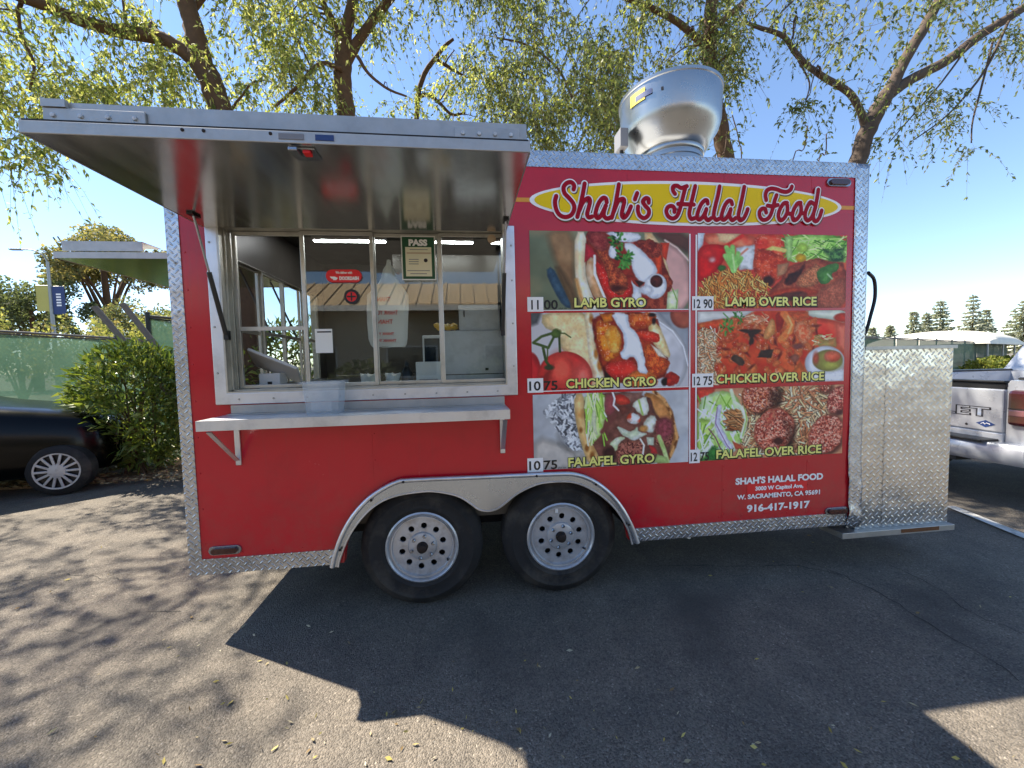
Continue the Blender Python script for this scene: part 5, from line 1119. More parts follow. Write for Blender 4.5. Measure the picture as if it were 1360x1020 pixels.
# ---------------------------------------------------------------- pickup truck (modelled about its own base: x forward, y left)
tl = at(1337, 507, 'z', 1.19); HD = R(-5); fw = Vector((math.cos(HD), math.sin(HD), 0)); lf = Vector((-math.sin(HD), math.cos(HD), 0))
org = tl+lf*.74; org.z = 0
PK = thing('pickup_truck', 'silver pickup truck with closed tailgate parked beside the trailer', 'pickup truck', org, rot=HD, local=True)
def pk(mb, name, mat, parent=None, **k): return mb.build(name, mat, parent or PK, **k)
secs = []
for x, zt_ in ((0.02, 1.19), (.3, 1.2), (1.75, 1.22)):
    pass
def side(s):
    pr = [(.93, .55), (.965, .75), (.965, .95), (.955, 1.12), (.93, 1.2), (.80, 1.205), (.78, 1.17), (.78, .6)]
    m = MB(); m.loft([[(x, s*(a-(.03 if x < .05 else 0)), b+(.012 if x > 1 else 0)) for a, b in pr] for x in (.0, .06, .45, 1.4, 2.14)]); return m
bd = pk(side(1), 'bed_side', 'truck_silver', smooth=40); bd2 = pk(side(-1), 'bed_side', 'truck_silver', smooth=40)
for s, pb in ((1, bd), (-1, bd2)): pk(MB().box(.03, 2.14, s*.86-.07, s*.86+.07, 1.208, 1.232), 'rail_cap', 'black_plastic', pb, bev=.01)
pk(MB().box(.05, 2.14, -.79, .79, .62, .66), 'bed_floor', 'dark_underside'); pk(MB().box(2.10, 2.14, -.79, .79, .6, 1.2), 'bed_front', 'truck_silver')
tg = pk(MB().box(-.025, .03, -.745, .745, .72, 1.12), 'tailgate', 'truck_silver', bev=.012)
pk(MB().box(-.012, .03, -.745, .745, 1.121, 1.175).box(-.03, .034, -.745, .745, 1.176, 1.2), 'tailgate_cap', 'black_plastic', tg, bev=.008)
pk(MB().box(-.02, .03, -.745, .745, .60, .713), 'valance', 'truck_silver', tg, bev=.006)
Mt = Matrix(((0, 0, -1, -.0265), (-1, 0, 0, 0), (0, 1, 0, 0), (0, 0, 0, 1)))
for dy, mt, off in ((.0, 'dark_print', .008), (.0012, 'truck_silver', .001)):
    text('CHEVROLET', 0, 0, .085, mt, tg, 0, 1.36, off, M=Mt @ Matrix.Translation((-.72, .86, dy)))
M2 = Mt @ Matrix.Translation((.62, .79, .001)); q = MB().add([M2 @ Vector(v) for v in ((-.075, 0, 0), (0, -.034, 0), (.075, 0, 0), (0, .034, 0), (-.075, 0, -.0015), (0, -.034, -.0015), (.075, 0, -.0015), (0, .034, -.0015))], [(0, 1, 2, 3), (0, 4, 5, 1), (1, 5, 6, 2), (2, 6, 7, 3), (3, 7, 4, 0)])
bg_ = pk(q, 'badge', 'blue_label', tg); pk(MB().tube([M2 @ Vector(v) for v in ((-.035, -.004, .001), (-.015, .009, .001), (-.005, -.006, .001), (.01, .008, .001), (.035, -.002, .001))], .003, 5), 'badge_script', 'white_vinyl', bg_)
pk(MB().lathe([(.012, -.002), (.0, -.004)], (-.025, -.47, .765), 10, 'x'), 'lock', 'dark_print', tg)
for s in (1, -1):
    l = pk(MB().box(-.04, .14, min(s*.775, s*.955), max(s*.775, s*.955), .80, 1.12), 'tail_light', 'tail_lens', bev=.03)
    pk(MB().box(-.0435, -.02, min(s*.79, s*.945), max(s*.79, s*.945), .885, .945), 'reversing_lens', 'pale_lens', l, bev=.01)
    pk(MB().box(-.045, -.041, min(s*.79, s*.945), max(s*.79, s*.945), .95, .957), 'lens_line', 'dark_print', l)
bp = pk(MB().loft([[(x+.07*(abs(y)/.96)**3, y, z) for x, z in ((-.17, .46), (-.2, .5), (-.2, .6), (-.17, .64), (-.0, .64), (-.0, .46))] for y in (-.97, -.93, -.6, -.2, .2, .6, .93, .97)]), 'rear_bumper', 'truck_silver', smooth=40)
pk(MB().box(-.195, -.02, -.72, .72, .6405, .662), 'step_pad', 'black_plastic', bp, bev=.006); pk(MB().box(-.16, .0, -.5, .5, .42, .46), 'hitch_bar', 'dark_underside', bp)
# cab: sections along x
def cabsec(x, zr_, wr, zb_=1.2): return [(x, -.955, .55), (x, -.965, .95), (x, -.945, zb_), (x, -wr, zr_-.05), (x, -wr+.1, zr_), (x, wr-.1, zr_), (x, wr, zr_-.05), (x, .945, zb_), (x, .965, .95), (x, .955, .55)]
pk(MB().loft([cabsec(2.16, 1.24, .94), cabsec(2.20, 1.3, .92), cabsec(2.35, 1.74, .76), cabsec(2.50, 1.84, .72), cabsec(3.70, 1.86, .72), cabsec(4.10, 1.72, .74), cabsec(4.65, 1.25, .9), cabsec(5.00, 1.2, .92), cabsec(5.90, 1.1, .9), cabsec(6.08, .85, .86)]), 'cab', 'truck_silver', smooth=35)
for s in (1, -1):
    for x0, x1 in ((2.38, 3.15), (3.23, 4.12)):
        m = MB(); m.add([(x0, s*.949, 1.23), (x1+(.25 if x1 > 4 else 0), s*.949, 1.23), (x1-.05, s*.775, 1.72), (x0+.1, s*.775, 1.72)], [(0, 1, 2, 3)]); pk(m, 'side_window', 'truck_glass')
    pk(MB().box(2.75, 2.9, s*.968-.012, s*.968+.012, 1.08, 1.11), 'door_handle', 'black_plastic')
pk(MB().add([(2.205, -.78, 1.3), (2.205, .78, 1.3), (2.335, .68, 1.7), (2.335, -.68, 1.7)], [(0, 1, 2, 3)]), 'rear_window', 'truck_glass')
def simple_wheel(cx, cy, r, w, s, parent, prefix_mat='steel_wheel', spokes=0):
    t = MB().lathe([(r*.62, -w/2), (r*.72, -w/2-.006), (r*.9, -w/2), (r, -w/2+.03), (r, w/2-.03), (r*.9, w/2), (r*.62, w/2)], (cx, cy, r), 40, 'y', True).build('wheel', 'rubber', parent, smooth=40)
    MB().lathe([(r*.64, s*(w/2-.004)), (r*.6, s*(w/2-.02)), (r*.3, s*(w/2-.03)), (r*.12, s*(w/2-.01)), (0, s*(w/2-.008))], (cx, cy, r), 32, 'y').build('rim', prefix_mat, t, smooth=40); return t
for x in (1.1, 5.0):
    for s in (1, -1): simple_wheel(x, s*.83, .37, .24, s, PK); 
# ---------------------------------------------------------------- black car nosing in from the side (x forward, y left about its base)
wc = at(80, 627, 'y', 2.92); CH = R(30)
fwc = Vector((math.cos(CH), math.sin(CH), 0)); lfc = Vector((-math.sin(CH), math.cos(CH), 0))
org = Vector((wc.x, wc.y, 0))+lfc*.98; org.z = 0
CA = thing('black_car', 'black saloon car with silver hubcap parked nose-in by the shrub', 'car', org, rot=CH, local=True)
def carsec(x, w, zb_, zs, zt_, wt, k=.93):
    zs *= 1.06; zt_ *= 1.06
    return [(x, 0, zb_), (x, -w*.86, zb_), (x, -w*.97, zb_+.1), (x, -w, (zb_+zs)/2+.05), (x, -w*k, zs), (x, -wt, zt_-.012), (x, -wt*.5, zt_), (x, 0, zt_+.006), (x, wt*.5, zt_), (x, wt, zt_-.012), (x, w*k, zs), (x, w, (zb_+zs)/2+.05), (x, w*.97, zb_+.1), (x, w*.86, zb_)]
secs = [carsec(.50, .2, .36, .54, .62, .12), carsec(.50, .42, .26, .6, .7, .3), carsec(.46, .66, .22, .66, .78, .52), carsec(.38, .8, .2, .74, .84, .62), carsec(.26, .88, .19, .82, .9, .68), carsec(.0, .92, .19, .88, .96, .7), carsec(-.5, .93, .2, .93, 1.04, .74), carsec(-.75, .93, .2, .95, 1.08, .76), carsec(-1.0, .93, .2, .97, 1.18, .74), carsec(-1.5, .93, .2, .98, 1.42, .6), carsec(-2.2, .93, .2, .98, 1.5, .56), carsec(-2.9, .93, .2, .98, 1.44, .55), carsec(-3.4, .9, .22, .98, 1.16, .6), carsec(-3.75, .8, .28, .9, 1.02, .62), carsec(-3.8, .6, .36, .8, .9, .5)]
MB().loft(secs).build('body', 'car_black', CA, smooth=60).modifiers.new('sub', 'SUBSURF').render_levels = 2
for s in (1, -1):
    MB().add([(-1.0, s*.85, 1.06), (-2.9, s*.85, 1.07), (-2.75, s*.64, 1.4), (-1.55, s*.64, 1.4)], [(0, 1, 2, 3)]).build('side_window', 'dark_glass', CA)
    MB().loft([[(.40, s*.5, .62), (.28, s*.76, .68), (.24, s*.76, .79), (.36, s*.54, .74)], [(.445, s*.53, .64), (.33, s*.79, .70), (.29, s*.79, .78), (.4, s*.56, .73)]]).build('headlight', 'pale_lens', CA, smooth=50)
MB().add([(-.8, -.68, 1.12), (-.8, .68, 1.12), (-1.45, .55, 1.42), (-1.45, -.55, 1.42)], [(0, 1, 2, 3)]).build('windscreen', 'dark_glass', CA)
def hub_wheel(cx, cy, s, steer):
    r = .30; t = thing_part('wheel', CA, (cx, cy, r), steer)
    MB().lathe([(r*.70, -.1), (r*.74, -.108), (r*.9, -.1), (r, -.07), (r, .07), (r*.9, .1), (r*.7, .1)], (0, 0, 0), 40, 'y', True).build('tyre', 'rubber', t, smooth=40)
    MB().lathe([(r*.72, s*.09), (r*.70, s*.104), (r*.66, s*.100), (r*.64, s*.08), (0, s*.07)], (0, 0, 0), 40, 'y').build('hubcap', 'black_plastic', t, smooth=30)
    MB().lathe([(r*.73, s*.095), (r*.725, s*.108), (r*.67, s*.106), (r*.66, s*.09)], (0, 0, 0), 40, 'y').build('hubcap_ring', 'steel_wheel', t, smooth=30)
    MB().lathe([(r*.30, s*.09), (r*.27, s*.112), (r*.1, s*.118), (0, s*.118)], (0, 0, 0), 24, 'y').build('hubcap_centre', 'steel_wheel', t, smooth=30)
    for i in range(14):
        a = 2*math.pi*i/14; m = MB(); m.bar((r*.24*math.cos(a), s*.104, r*.24*math.sin(a)), (r*.69*math.cos(a), s*.1, r*.69*math.sin(a)), .026, .014, (0, 1, 0)); m.build('spoke', 'steel_wheel', t, bev=.003)
def thing_part(name, parent, loc, rz):
    e = bpy.data.objects.new(name, None); COL.objects.link(e); e.parent = parent; e.location = loc; e.rotation_euler = (0, 0, rz); e.empty_display_size = .1; WM[e.name] = Matrix.Identity(4); return e
for x in (0, -2.6):
    for s in (1, -1): hub_wheel(x, s*.88, s, R(-15) if x == 0 else 0)
# ---------------------------------------------------------------- leaves and trees
def leaves(P, D, size, asp, tints, rng, droop=.25, fold=0.):
    """P: leaf feet, D: leaf directions; returns quads (foot, left, tip, right) and per-vertex colours"""
    n = len(P); D = D/np.linalg.norm(D, axis=1, keepdims=True); up = rng.normal(size=(n, 3)); s = np.cross(D, up); s /= np.linalg.norm(s, axis=1, keepdims=True)+1e-9
    L = size*rng.uniform(.45, 1.45, (n, 1)); nrm = np.cross(D, s)
    tip = P+D*L; tip[:, 2] -= droop*L[:, 0]*rng.uniform(0, 1, n); mid = P+D*L*.45+nrm*L*fold
    V = np.stack([P, mid+s*L*asp, tip, mid-s*L*asp], 1).reshape(-1, 3); F = np.arange(n*4).reshape(-1, 4)
    t = np.array(tints); c = t[rng.integers(len(t), size=n)]*rng.uniform(.75, 1.25, (n, 1)); c = np.concatenate([c, np.ones((n, 1))], 1)
    return V, F, np.repeat(c, 4, 0)
def sprays(starts, rng, per=14, ln=(.25, .6), droop=.9, size=.062, asp=.21, tints=None, spread=.7):
    """hanging twigs set with leaves; returns leaf arrays and twig polylines"""
    n = len(starts); az = rng.uniform(0, 2*np.pi, n); L = rng.uniform(*ln, n)
    d0 = np.stack([np.cos(az), np.sin(az), rng.uniform(-.3, .5, n)], 1); T = np.linspace(0, 1, 4); tw = []
    for t in T:
        p = starts+d0*(L*t)[:, None]*.8; p[:, 2] -= droop*L*t*t; tw.append(p)
    tw = np.stack(tw, 1); k = per; t = rng.uniform(.05, 1., (n, k)); p = starts[:, None, :]+d0[:, None, :]*(L[:, None]*t)[..., None]*.8; p[..., 2] -= droop*L[:, None]*t*t
    tan = d0[:, None, :]*.8*np.ones((n, k, 1)); tan[..., 2] -= 2*droop*t; tan /= np.linalg.norm(tan, axis=2, keepdims=True)
    D = tan*.6+rng.normal(size=(n, k, 3))*spread; D[..., 2] -= .35
    V, F, C = leaves(p.reshape(-1, 3), D.reshape(-1, 3), size, asp, tints, rng)
    return V, F, C, tw
def twig_mesh(tw, r=.0035):
    n, k, _ = tw.shape; ang = np.arange(3)*2*np.pi/3; off = np.stack([np.cos(ang), np.sin(ang), 0*ang], 1)*r
    taper = np.linspace(1, .35, k); V = tw[:, :, None, :]+off[None, None]*taper[None, :, None, None]; V = V.reshape(-1, 3); F = []
    b = (np.arange(n)*k*3)[:, None]
    for i in range(k-1):
        for j in range(3): F.append(b+np.array([[i*3+j, i*3+(j+1) % 3, (i+1)*3+(j+1) % 3, (i+1)*3+j]]))
    return V, np.concatenate(F)
YG1 = [(.25, .28, .08), (.33, .35, .12), (.18, .22, .07), (.42, .42, .2), (.11, .15, .05)]
DG1 = [(.10, .13, .055), (.14, .165, .065), (.07, .09, .04), (.21, .22, .09), (.16, .18, .08)]
def limb_pts(q, Y):
    """q: photo points with a half width in photo pixels; Y: depth plane, or one per point"""
    P = []; Rr = []
    for i, (a, b, r) in enumerate(q):
        y = Y[i] if isinstance(Y, (list, tuple)) else Y
        p = at(a, b, 'y', y); P.append(p); Rr.append(r*.82*((p-CAM).dot(_f))/FPX)
    return P, Rr
def street_tree(name, label, limbs, regions, blobs, tints, seed, bark='bark', base_px=None, branchlets=26, leafsize=.066, group='shade trees behind the trailer', dens=1.):
    rng = np.random.default_rng(seed); rr = random.Random(seed); L3 = []
    for q, Y in limbs: L3.append(limb_pts(q, Y))
    P, Rr = L3[0]; foot = Vector((P[0].x, P[0].y, 0)); 
    foot = Vector((P[0].x+(P[0].x-P[1].x)*.8, P[0].y, 0)); P.insert(0, foot.lerp(P[0], .5)+Vector((.03, 0, 0))); Rr.insert(0, Rr[0]*1.08); P.insert(0, foot); Rr.insert(0, Rr[0]*1.3)
    T = thing(name, label, 'tree', foot, group)
    allp = []
    for i, (p, r) in enumerate(L3):
        k = 5; sp_ = spline(p, k); rs = [r[min(j//k, len(r)-1)]+(r[min(j//k+1, len(r)-1)]-r[min(j//k, len(r)-1)])*((j % k)/k) for j in range(len(sp_))]
        sp_ = [v+Vector((rr.uniform(-1, 1), rr.uniform(-1, 1), 0))*rs[j]*.10 for j, v in enumerate(sp_)]
        MB().tube(sp_, rs, 12 if i == 0 else 9).build('trunk' if i == 0 else 'limb', bark, T, smooth=70)
        allp += [(v, rs[j]) for j, v in enumerate(sp_) if v.z > 2.6]
    st = []
    for x0, y0, x1, y1, Ya, Yb, n in regions:
        n = int(n*2.5*dens); a = rng.uniform(x0, x1, n); b = rng.uniform(y0, y1, n); c = rng.uniform(Ya, Yb, n)
        # clump: keep points where a noise field is high, so gaps stay open
        keep = fbm(a*.028, b*.028+c*.35, seed, 2) > .5
        for u, v, w in zip(a[keep], b[keep], c[keep]): st.append(tuple(at(u, v, 'y', w)))
    for x, y, z, r, n in blobs:
        q = rng.normal(size=(n, 3)); q /= np.linalg.norm(q, axis=1, keepdims=True); q *= r*rng.uniform(.2, 1, (n, 1))**.6; st += [tuple(v) for v in q+np.array([x, y, z])]
    st = np.array(st)
    V, F, C, tw = sprays(st, rng, per=20, tints=tints, size=leafsize, ln=(.25, .8), droop=1.15)
    np_mesh('crown', V, F, 'leaf', T, C, kind='stuff')
    # branchlets that carry the sprays
    m = MB()
    for i in range(branchlets):
        e = Vector(st[rng.integers(len(st))]); b, r = min(((v, r_) for v, r_ in rr.sample(allp, min(18, len(allp)))), key=lambda q: (q[0]-e).length)
        if (b-e).length > 3.2: continue
        mid = b.lerp(e, .5)+Vector((rr.uniform(-.2, .2), rr.uniform(-.2, .2), rr.uniform(.05, .35))); pp = spline([b, mid, e], 6)
        pp = [v+Vector((rr.uniform(-1, 1), rr.uniform(-1, 1), rr.uniform(-1, 1)))*.018 for v in pp]; r0 = min(r*.45, .022)
        m.tube(pp, [r0*(1-.8*j/(len(pp)-1)) for j in range(len(pp))], 6)
    m.build('branches', bark, T, smooth=70, kind='stuff'); v, f = twig_mesh(tw); np_mesh('twigs', v, f, 'twig', T, kind='stuff')
    return T
street_tree('shade_tree', 'leaning shade tree with a long limb reaching sideways over the service awning', [
    ([(310, 215, 19), (295, 150, 17), (280, 110, 17), (265, 78, 17), (258, 40, 14), (247, 0, 13), (235, -70, 10), (225, -160, 7)], 4.4),
    ([(268, 88, 12), (240, 66, 10.5), (212, 50, 10), (160, 42, 9.5), (110, 28, 9), (60, 8, 8), (5, -12, 7), (-60, -40, 6), (-140, -60, 4)], [4.4, 4.38, 4.35, 4.2, 4.1, 3.9, 3.6, 3.3, 2.9]),
    ([(30, -2, 3), (24, 20, 2.8), (30, 50, 2.4), (45, 85, 2), (40, 120, 1.5)], 3.8), ([(168, 44, 2.6), (166, 20, 2.2), (162, -10, 2)], 4.1), ([(250, 20, 5), (300, -40, 4), (350, -100, 3)], 4.5)],
    [(-60, -150, 430, 150, 3.6, 5.6, 760), (-40, 60, 75, 215, 3.3, 4.2, 90), (60, 20, 240, 130, 4.0, 5.4, 240), (0, -300, 450, -100, 3.4, 5.5, 260)],
    [(-6.6, 2.0, 5.3, .9, 55), (-5.6, 2.6, 5.4, .7, 30), (-7.4, 2.6, 5.6, .9, 45), (-5.2, 1.7, 5.2, .5, 16), (-6.4, 3.2, 5.8, .8, 30), (-8.2, 3.4, 5.6, .9, 40), (-7.6, 1.4, 5.0, .7, 30), (-9.2, 4.2, 5.4, 1.0, 40), (-4.9, 2.9, 5.9, .5, 14), (-9.0, 3.2, 8.2, 1.3, 60), (-7.4, 4.4, 8.4, 1.2, 50), (-10.2, 4.8, 8.6, 1.3, 50), (-8.4, 5.4, 9, 1.2, 40), (-6.6, 3.4, 8.0, .9, 26), (-9.6, 2.2, 7.4, 1.0, 36), (-7.6, 2.0, 8.2, 1.2, 70), (-6.4, 1.5, 6.6, .9, 46), (-5.7, 1.2, 6.2, .6, 22)], YG1, 21)
street_tree('shade_tree', 'upright shade tree forking twice above the middle of the awning', [
    ([(463, 225, 14.5), (460, 155, 14), (456, 110, 14), (456, 72, 13), (460, 40, 9), (468, 5, 8.5), (478, -50, 7), (490, -140, 5)], 4.9),
    ([(458, 86, 9), (474, 56, 7.5), (496, 26, 7), (520, -5, 6.5), (560, -60, 5)], 4.9), ([(456, 66, 7), (442, 30, 5.5), (428, 2, 5), (410, -40, 4)], 4.9),
    ([(455, 92, 4), (428, 84, 3.2), (408, 100, 3), (388, 122, 2.6), (364, 142, 2)], 4.7), ([(475, 75, 3), (490, 98, 2.5), (515, 118, 2), (540, 128, 1.5)], 4.6)],
    [(330, -120, 620, 30, 4.2, 5.8, 330), (360, 20, 450, 150, 4.4, 5.6, 130), (470, 90, 560, 155, 4.6, 6, 70), (480, 20, 560, 110, 4.6, 5.6, 36)], [], YG1, 33)
street_tree('young_tree', 'thin crooked young tree rising behind the awning edge', [
    ([(552, 190, 4.2), (554, 150, 4), (556, 122, 4), (566, 94, 3.8), (578, 78, 3.5), (590, 62, 3), (602, 52, 2.2)], 6.0), ([(556, 128, 3.2), (570, 126, 3), (585, 138, 2.6), (600, 152, 2.2), (618, 150, 1.6)], 6.0), ([(578, 78, 3), (594, 88, 2.6), (614, 100, 2)], 6.0)],
    [(560, 110, 680, 200, 5.4, 7, 130), (590, 60, 660, 120, 5.4, 6.4, 40)], [], YG1, 41, branchlets=12)
street_tree('shade_tree', 'dense drooping shade tree standing behind the round roof fan', [
    ([(968, 240, 12), (958, 180, 12), (949, 130, 11.5), (943, 80, 11), (943, 30, 10), (948, -20, 9), (958, -90, 7)], 4.9), ([(945, 70, 6), (900, 30, 5), (840, 0, 4.5), (760, -30, 4)], 4.9), ([(944, 40, 5), (985, 5, 4), (1020, -40, 3)], 4.7), ([(760, 130, 2), (740, 90, 1.8), (700, 60, 1.6), (660, 50, 1.2)], 4.7)],
    [(610, -110, 850, 90, 4.2, 6.2, 560), (640, 80, 830, 195, 4.4, 6.4, 420), (830, -80, 985, 100, 4.2, 5.8, 400), (900, 90, 985, 120, 4.4, 5.4, 20), (700, 120, 830, 200, 5, 6.5, 120), (690, 10, 860, 140, 2.7, 3.5, 110)], [(-.4, 3.9, 8.3, 1.4, 170), (.7, 4.4, 8.6, 1.3, 130), (.0, 3.2, 7.2, .8, 60)], DG1+YG1[:1], 55)  # blobs here: unseen leaf clusters overhead, added up-sun to shade the pickup
street_tree('shade_tree', 'slender forked tree with sparse hanging leaves beyond the trailer corner', [
    ([(1132, 250, 12.5), (1142, 205, 12), (1156, 165, 12), (1174, 132, 11.5), (1186, 110, 8.5), (1206, 72, 8), (1232, 28, 7.5), (1262, -30, 6.5), (1290, -100, 5)], 4.4),
    ([(1180, 126, 9), (1200, 112, 8), (1228, 96, 7.5), (1262, 78, 7.5), (1300, 48, 7), (1345, 20, 6.5), (1400, -20, 5.5), (1460, -70, 4)], 4.4), ([(1150, 172, 5.5), (1140, 142, 5), (1126, 122, 5), (1100, 106, 4.8), (1076, 90, 4.2), (1058, 72, 4), (1040, 48, 3.6), (1006, 36, 3), (985, 28, 2)], 4.4),
    ([(1340, 28, 2), (1310, 90, 1.8), (1280, 130, 1.5), (1250, 160, 1.2), (1215, 185, .9)], 4.2), ([(1320, 50, 1.6), (1305, 110, 1.4), (1292, 160, 1.1), (1290, 190, .8)], 4.2), ([(1290, 56, 1.6), (1250, 110, 1.3), (1215, 150, 1), (1180, 190, .8)], 4.3), ([(1060, 80, 1.4), (1075, 110, 1.2), (1070, 135, .8)], 4.3)],
    [(1005, -60, 1150, 20, 4.0, 5.0, 120), (1030, 0, 1080, 60, 4.2, 4.8, 30), (1300, 30, 1380, 110, 4, 4.8, 60), (1200, 110, 1270, 165, 4, 4.5, 46), (1165, 165, 1225, 205, 4, 4.5, 26), (1255, 130, 1300, 150, 4.1, 4.4, 16), (1280, 185, 1300, 205, 4.1, 4.3, 6), (1042, 130, 1080, 150, 4.2, 4.5, 16), (1210, -60, 1420, 5, 3.8, 5, 90)], [(6.5, 3.2, 6.2, 1.0, 60), (5.4, 2.6, 6.4, .8, 30), (4.2, 3.4, 6.6, .8, 30)], DG1, 67, bark='bark_pale', branchlets=14, dens=.5)
# wispy saplings standing just behind the roof edge
rng = np.random.default_rng(9)
for i, (px, py, h) in enumerate(((945, 215, 40), (1050, 213, 46), (985, 213, 60), (1085, 214, 36))):
    p0 = at(px, py+30, 'y', 3.2); p1 = at(px+rng.uniform(-16, 26), py-h, 'y', 3.2); t = thing('sapling', ['bare sapling nearest the roof fan', 'leafy sapling in the gap before the trailer corner', 'tallest thin sapling beside the roof fan', 'short sapling near the forked tree'][i], 'sapling', (p0.x, p0.y, 0), 'saplings behind the roof edge')
    MB().tube(spline([(p0.x, p0.y, 0), p0, p0.lerp(p1, .6)+Vector((.05, 0, 0)), p1], 5), .008, 6).build('stem', 'twig', t, smooth=60)
    st = np.array([tuple(p0.lerp(p1, q)) for q in rng.uniform(.45, 1, 9)]); V, F, C, tw = sprays(st, rng, per=9, ln=(.15, .35), droop=.1, size=.05, tints=DG1, spread=.25)
    np_mesh('foliage', V, F, 'leaf', t, C, kind='stuff'); v, f = twig_mesh(tw, .003); np_mesh('twigs', v, f, 'twig', t, kind='stuff')

# ---------------------------------------------------------------- shrub by the fence
def shrub(name, label, c, rx, ry, h, n, size, asp, tints, seed, mat='bush_leaf', group=None, stems=14):
    rng = np.random.default_rng(seed); t = thing(name, label, 'shrub', (c[0], c[1], .02), group); rr = random.Random(seed); m = MB(); ends = []
    for i in range(stems):
        a = rr.uniform(0, 6.28); q = rr.uniform(.3, .95); e = Vector((c[0]+rx*q*math.cos(a), c[1]+ry*q*math.sin(a), h*rr.uniform(.55, .98)*(1-.35*q*q))); s = Vector((c[0]+rr.uniform(-.2, .2), c[1]+rr.uniform(-.2, .2), .0))
        m.tube(spline([s, s.lerp(e, .5)+Vector((0, 0, .12)), e], 4), [.016, .015, .014, .013, .012, .01, .009, .007, .005], 6); ends.append(e)
    m.build('stems', 'twig', t, smooth=60, kind='stuff')
    u = rng.normal(size=(n, 3)); u /= np.linalg.norm(u, axis=1, keepdims=True); rad = rng.uniform(.35, 1, n)**.45
    lump = .80+.32*fbm(u[:, 0]*2.2+9, u[:, 2]*2.2+u[:, 1]*1.7, seed)
    P = np.stack([c[0]+u[:, 0]*rx*rad*lump, c[1]+u[:, 1]*ry*rad*lump, h*.5+u[:, 2]*h*.5*rad*lump], 1); P = P[P[:, 2] > .1]
    D = (P-np.array([c[0], c[1], h*.25]))/np.array([rx, ry, h])*.8+rng.normal(size=P.shape)*.55; D[:, 2] += .35
    V, F, C = leaves(P, D, size, asp, tints, rng, droop=.35, fold=.06); np_mesh('foliage', V, F, mat, t, C, kind='stuff'); return t
OL = [(.15, .20, .03), (.18, .24, .045), (.08, .13, .03), (.26, .30, .07), (.10, .15, .03)]
a = at(178, 600, 'y', 3.75); shrub('leafy_shrub', 'rounded leafy green shrub between the black car and the trailer', (a.x+.06, 3.8), .80, .6, 1.98, 6500, .125, .13, OL, 5)
a = at(150, 600, 'y', 4.3); shrub('leafy_shrub', 'lower darker shrub tucked behind the rounded shrub at the fence', (a.x-.3, 4.5), .7, .5, 1.25, 2200, .11, .14, [(.07, .11, .03), (.10, .15, .035)], 6)
shrub('leafy_shrub', 'tall dense shrub behind the trailer end, seen through the open service window', (-3.1, 4.7), 1.35, .7, 2.35, 5200, .13, .14, OL, 8)
for i, (p0, p1) in enumerate((((126, 408), (172, 462)), ((163, 404), (224, 480)))):
    y = 4.15; A_ = at(*p0, 'y', y); B_ = at(*p1, 'y', y); d = (B_-A_)/(B_.z-A_.z); B_ = B_+d*(0.03-B_.z)
    t = thing('leaning_post', ('shorter grey post leaning in the leafy shrub', 'longer grey post leaning in the leafy shrub')[i], 'post', (B_.x, B_.y, .02)); MB().tube([A_, B_], .04, 12).build('shaft', 'grey_wood', t, smooth=60); MB().lathe([(.042, -.02), (.046, 0), (.0, .012)], (A_.x, A_.y, A_.z), 12, 'z').build('cap', 'grey_wood', t)

# ---------------------------------------------------------------- screened fences
def fence(name, label, A, B, h, spacing=2.4, sag=.02, hem=True, cloth='screen_cloth'):
    A = Vector((A[0], A[1], 0)); B = Vector((B[0], B[1], 0)); L = (B-A).length; d = (B-A).normalized(); nrm = Vector((d.y, -d.x, 0))
    if nrm.y > 0: nrm = -nrm
    F_ = thing(name, label, 'fence', A); k = max(1, round(L/spacing))
    for i in range(k+1):
        p = A+d*(L*i/k); po = MB().tube([p, p+Vector((0, 0, h+.04))], .03, 10).build('post', 'fence_post', F_, smooth=60)
        MB().lathe([(.034, h+.04), (.03, h+.06), (0, h+.075)], (p.x, p.y, 0), 10, 'z').build('post_cap', 'fence_post', po)
    MB().tube([A+Vector((0, 0, h)), B+Vector((0, 0, h))], .022, 8).build('top_rail', 'fence_rail', F_); MB().tube([A+Vector((0, 0, h*.42)), B+Vector((0, 0, h*.42))], .014, 8).build('middle_rail', 'fence_rail', F_)
    for i in range(k):
        m = MB(); nu, nv = 16, 10; a = A+d*(L*i/k); w = L/k
        for j in range(nv+1):
            for q in range(nu+1):
                s = q/nu; v = j/nv; top = h-.03-sag*math.sin(math.pi*s)*(1 if j == nv else 0)-.012*math.sin(s*23+i); p = a+d*(w*s)+nrm*(.035+.015*math.sin(s*9+v*4+i)); m.v.append((p.x, p.y, .08+(top-.08)*v))
        m.f = [(j*(nu+1)+q, j*(nu+1)+q+1, (j+1)*(nu+1)+q+1, (j+1)*(nu+1)+q) for j in range(nv) for q in range(nu)]
        c = m.build('screen_panel', cloth, F_, smooth=180, fix=False)
        if hem:
            MB().tube([a+nrm*.045+Vector((0, 0, h-.035)), a+d*w*.5+nrm*.045+Vector((0, 0, h-.05)), a+d*w+nrm*.045+Vector((0, 0, h-.035))], .012, 5).build('hem', 'black_plastic', F_)
FH = 2.15
fa = at(0, 440, 'z', FH); fb = at(150, 449, 'z', FH); d = (fb-fa); d.z = 0; d.normalize()
fence('screened_fence', 'green screened chain-link fence behind the black car', tuple(fa-d*5)[:2], tuple(fb+d*4.6)[:2], FH)
ga = at(196, 420, 'z', 2.3); gb = at(232, 423, 'z', 2.3)
fence('screened_gate', 'taller green screened gate panel between the shrub and trailer', tuple(ga)[:2], tuple(ga+(gb-ga)*2.2)[:2], 2.3, 2.6)
ra = at(1120, 446, 'z', 2.05); rb = at(1296, 454, 'z', 2.05); d = (rb-ra); d.z = 0; ln = d.length; d.normalize()
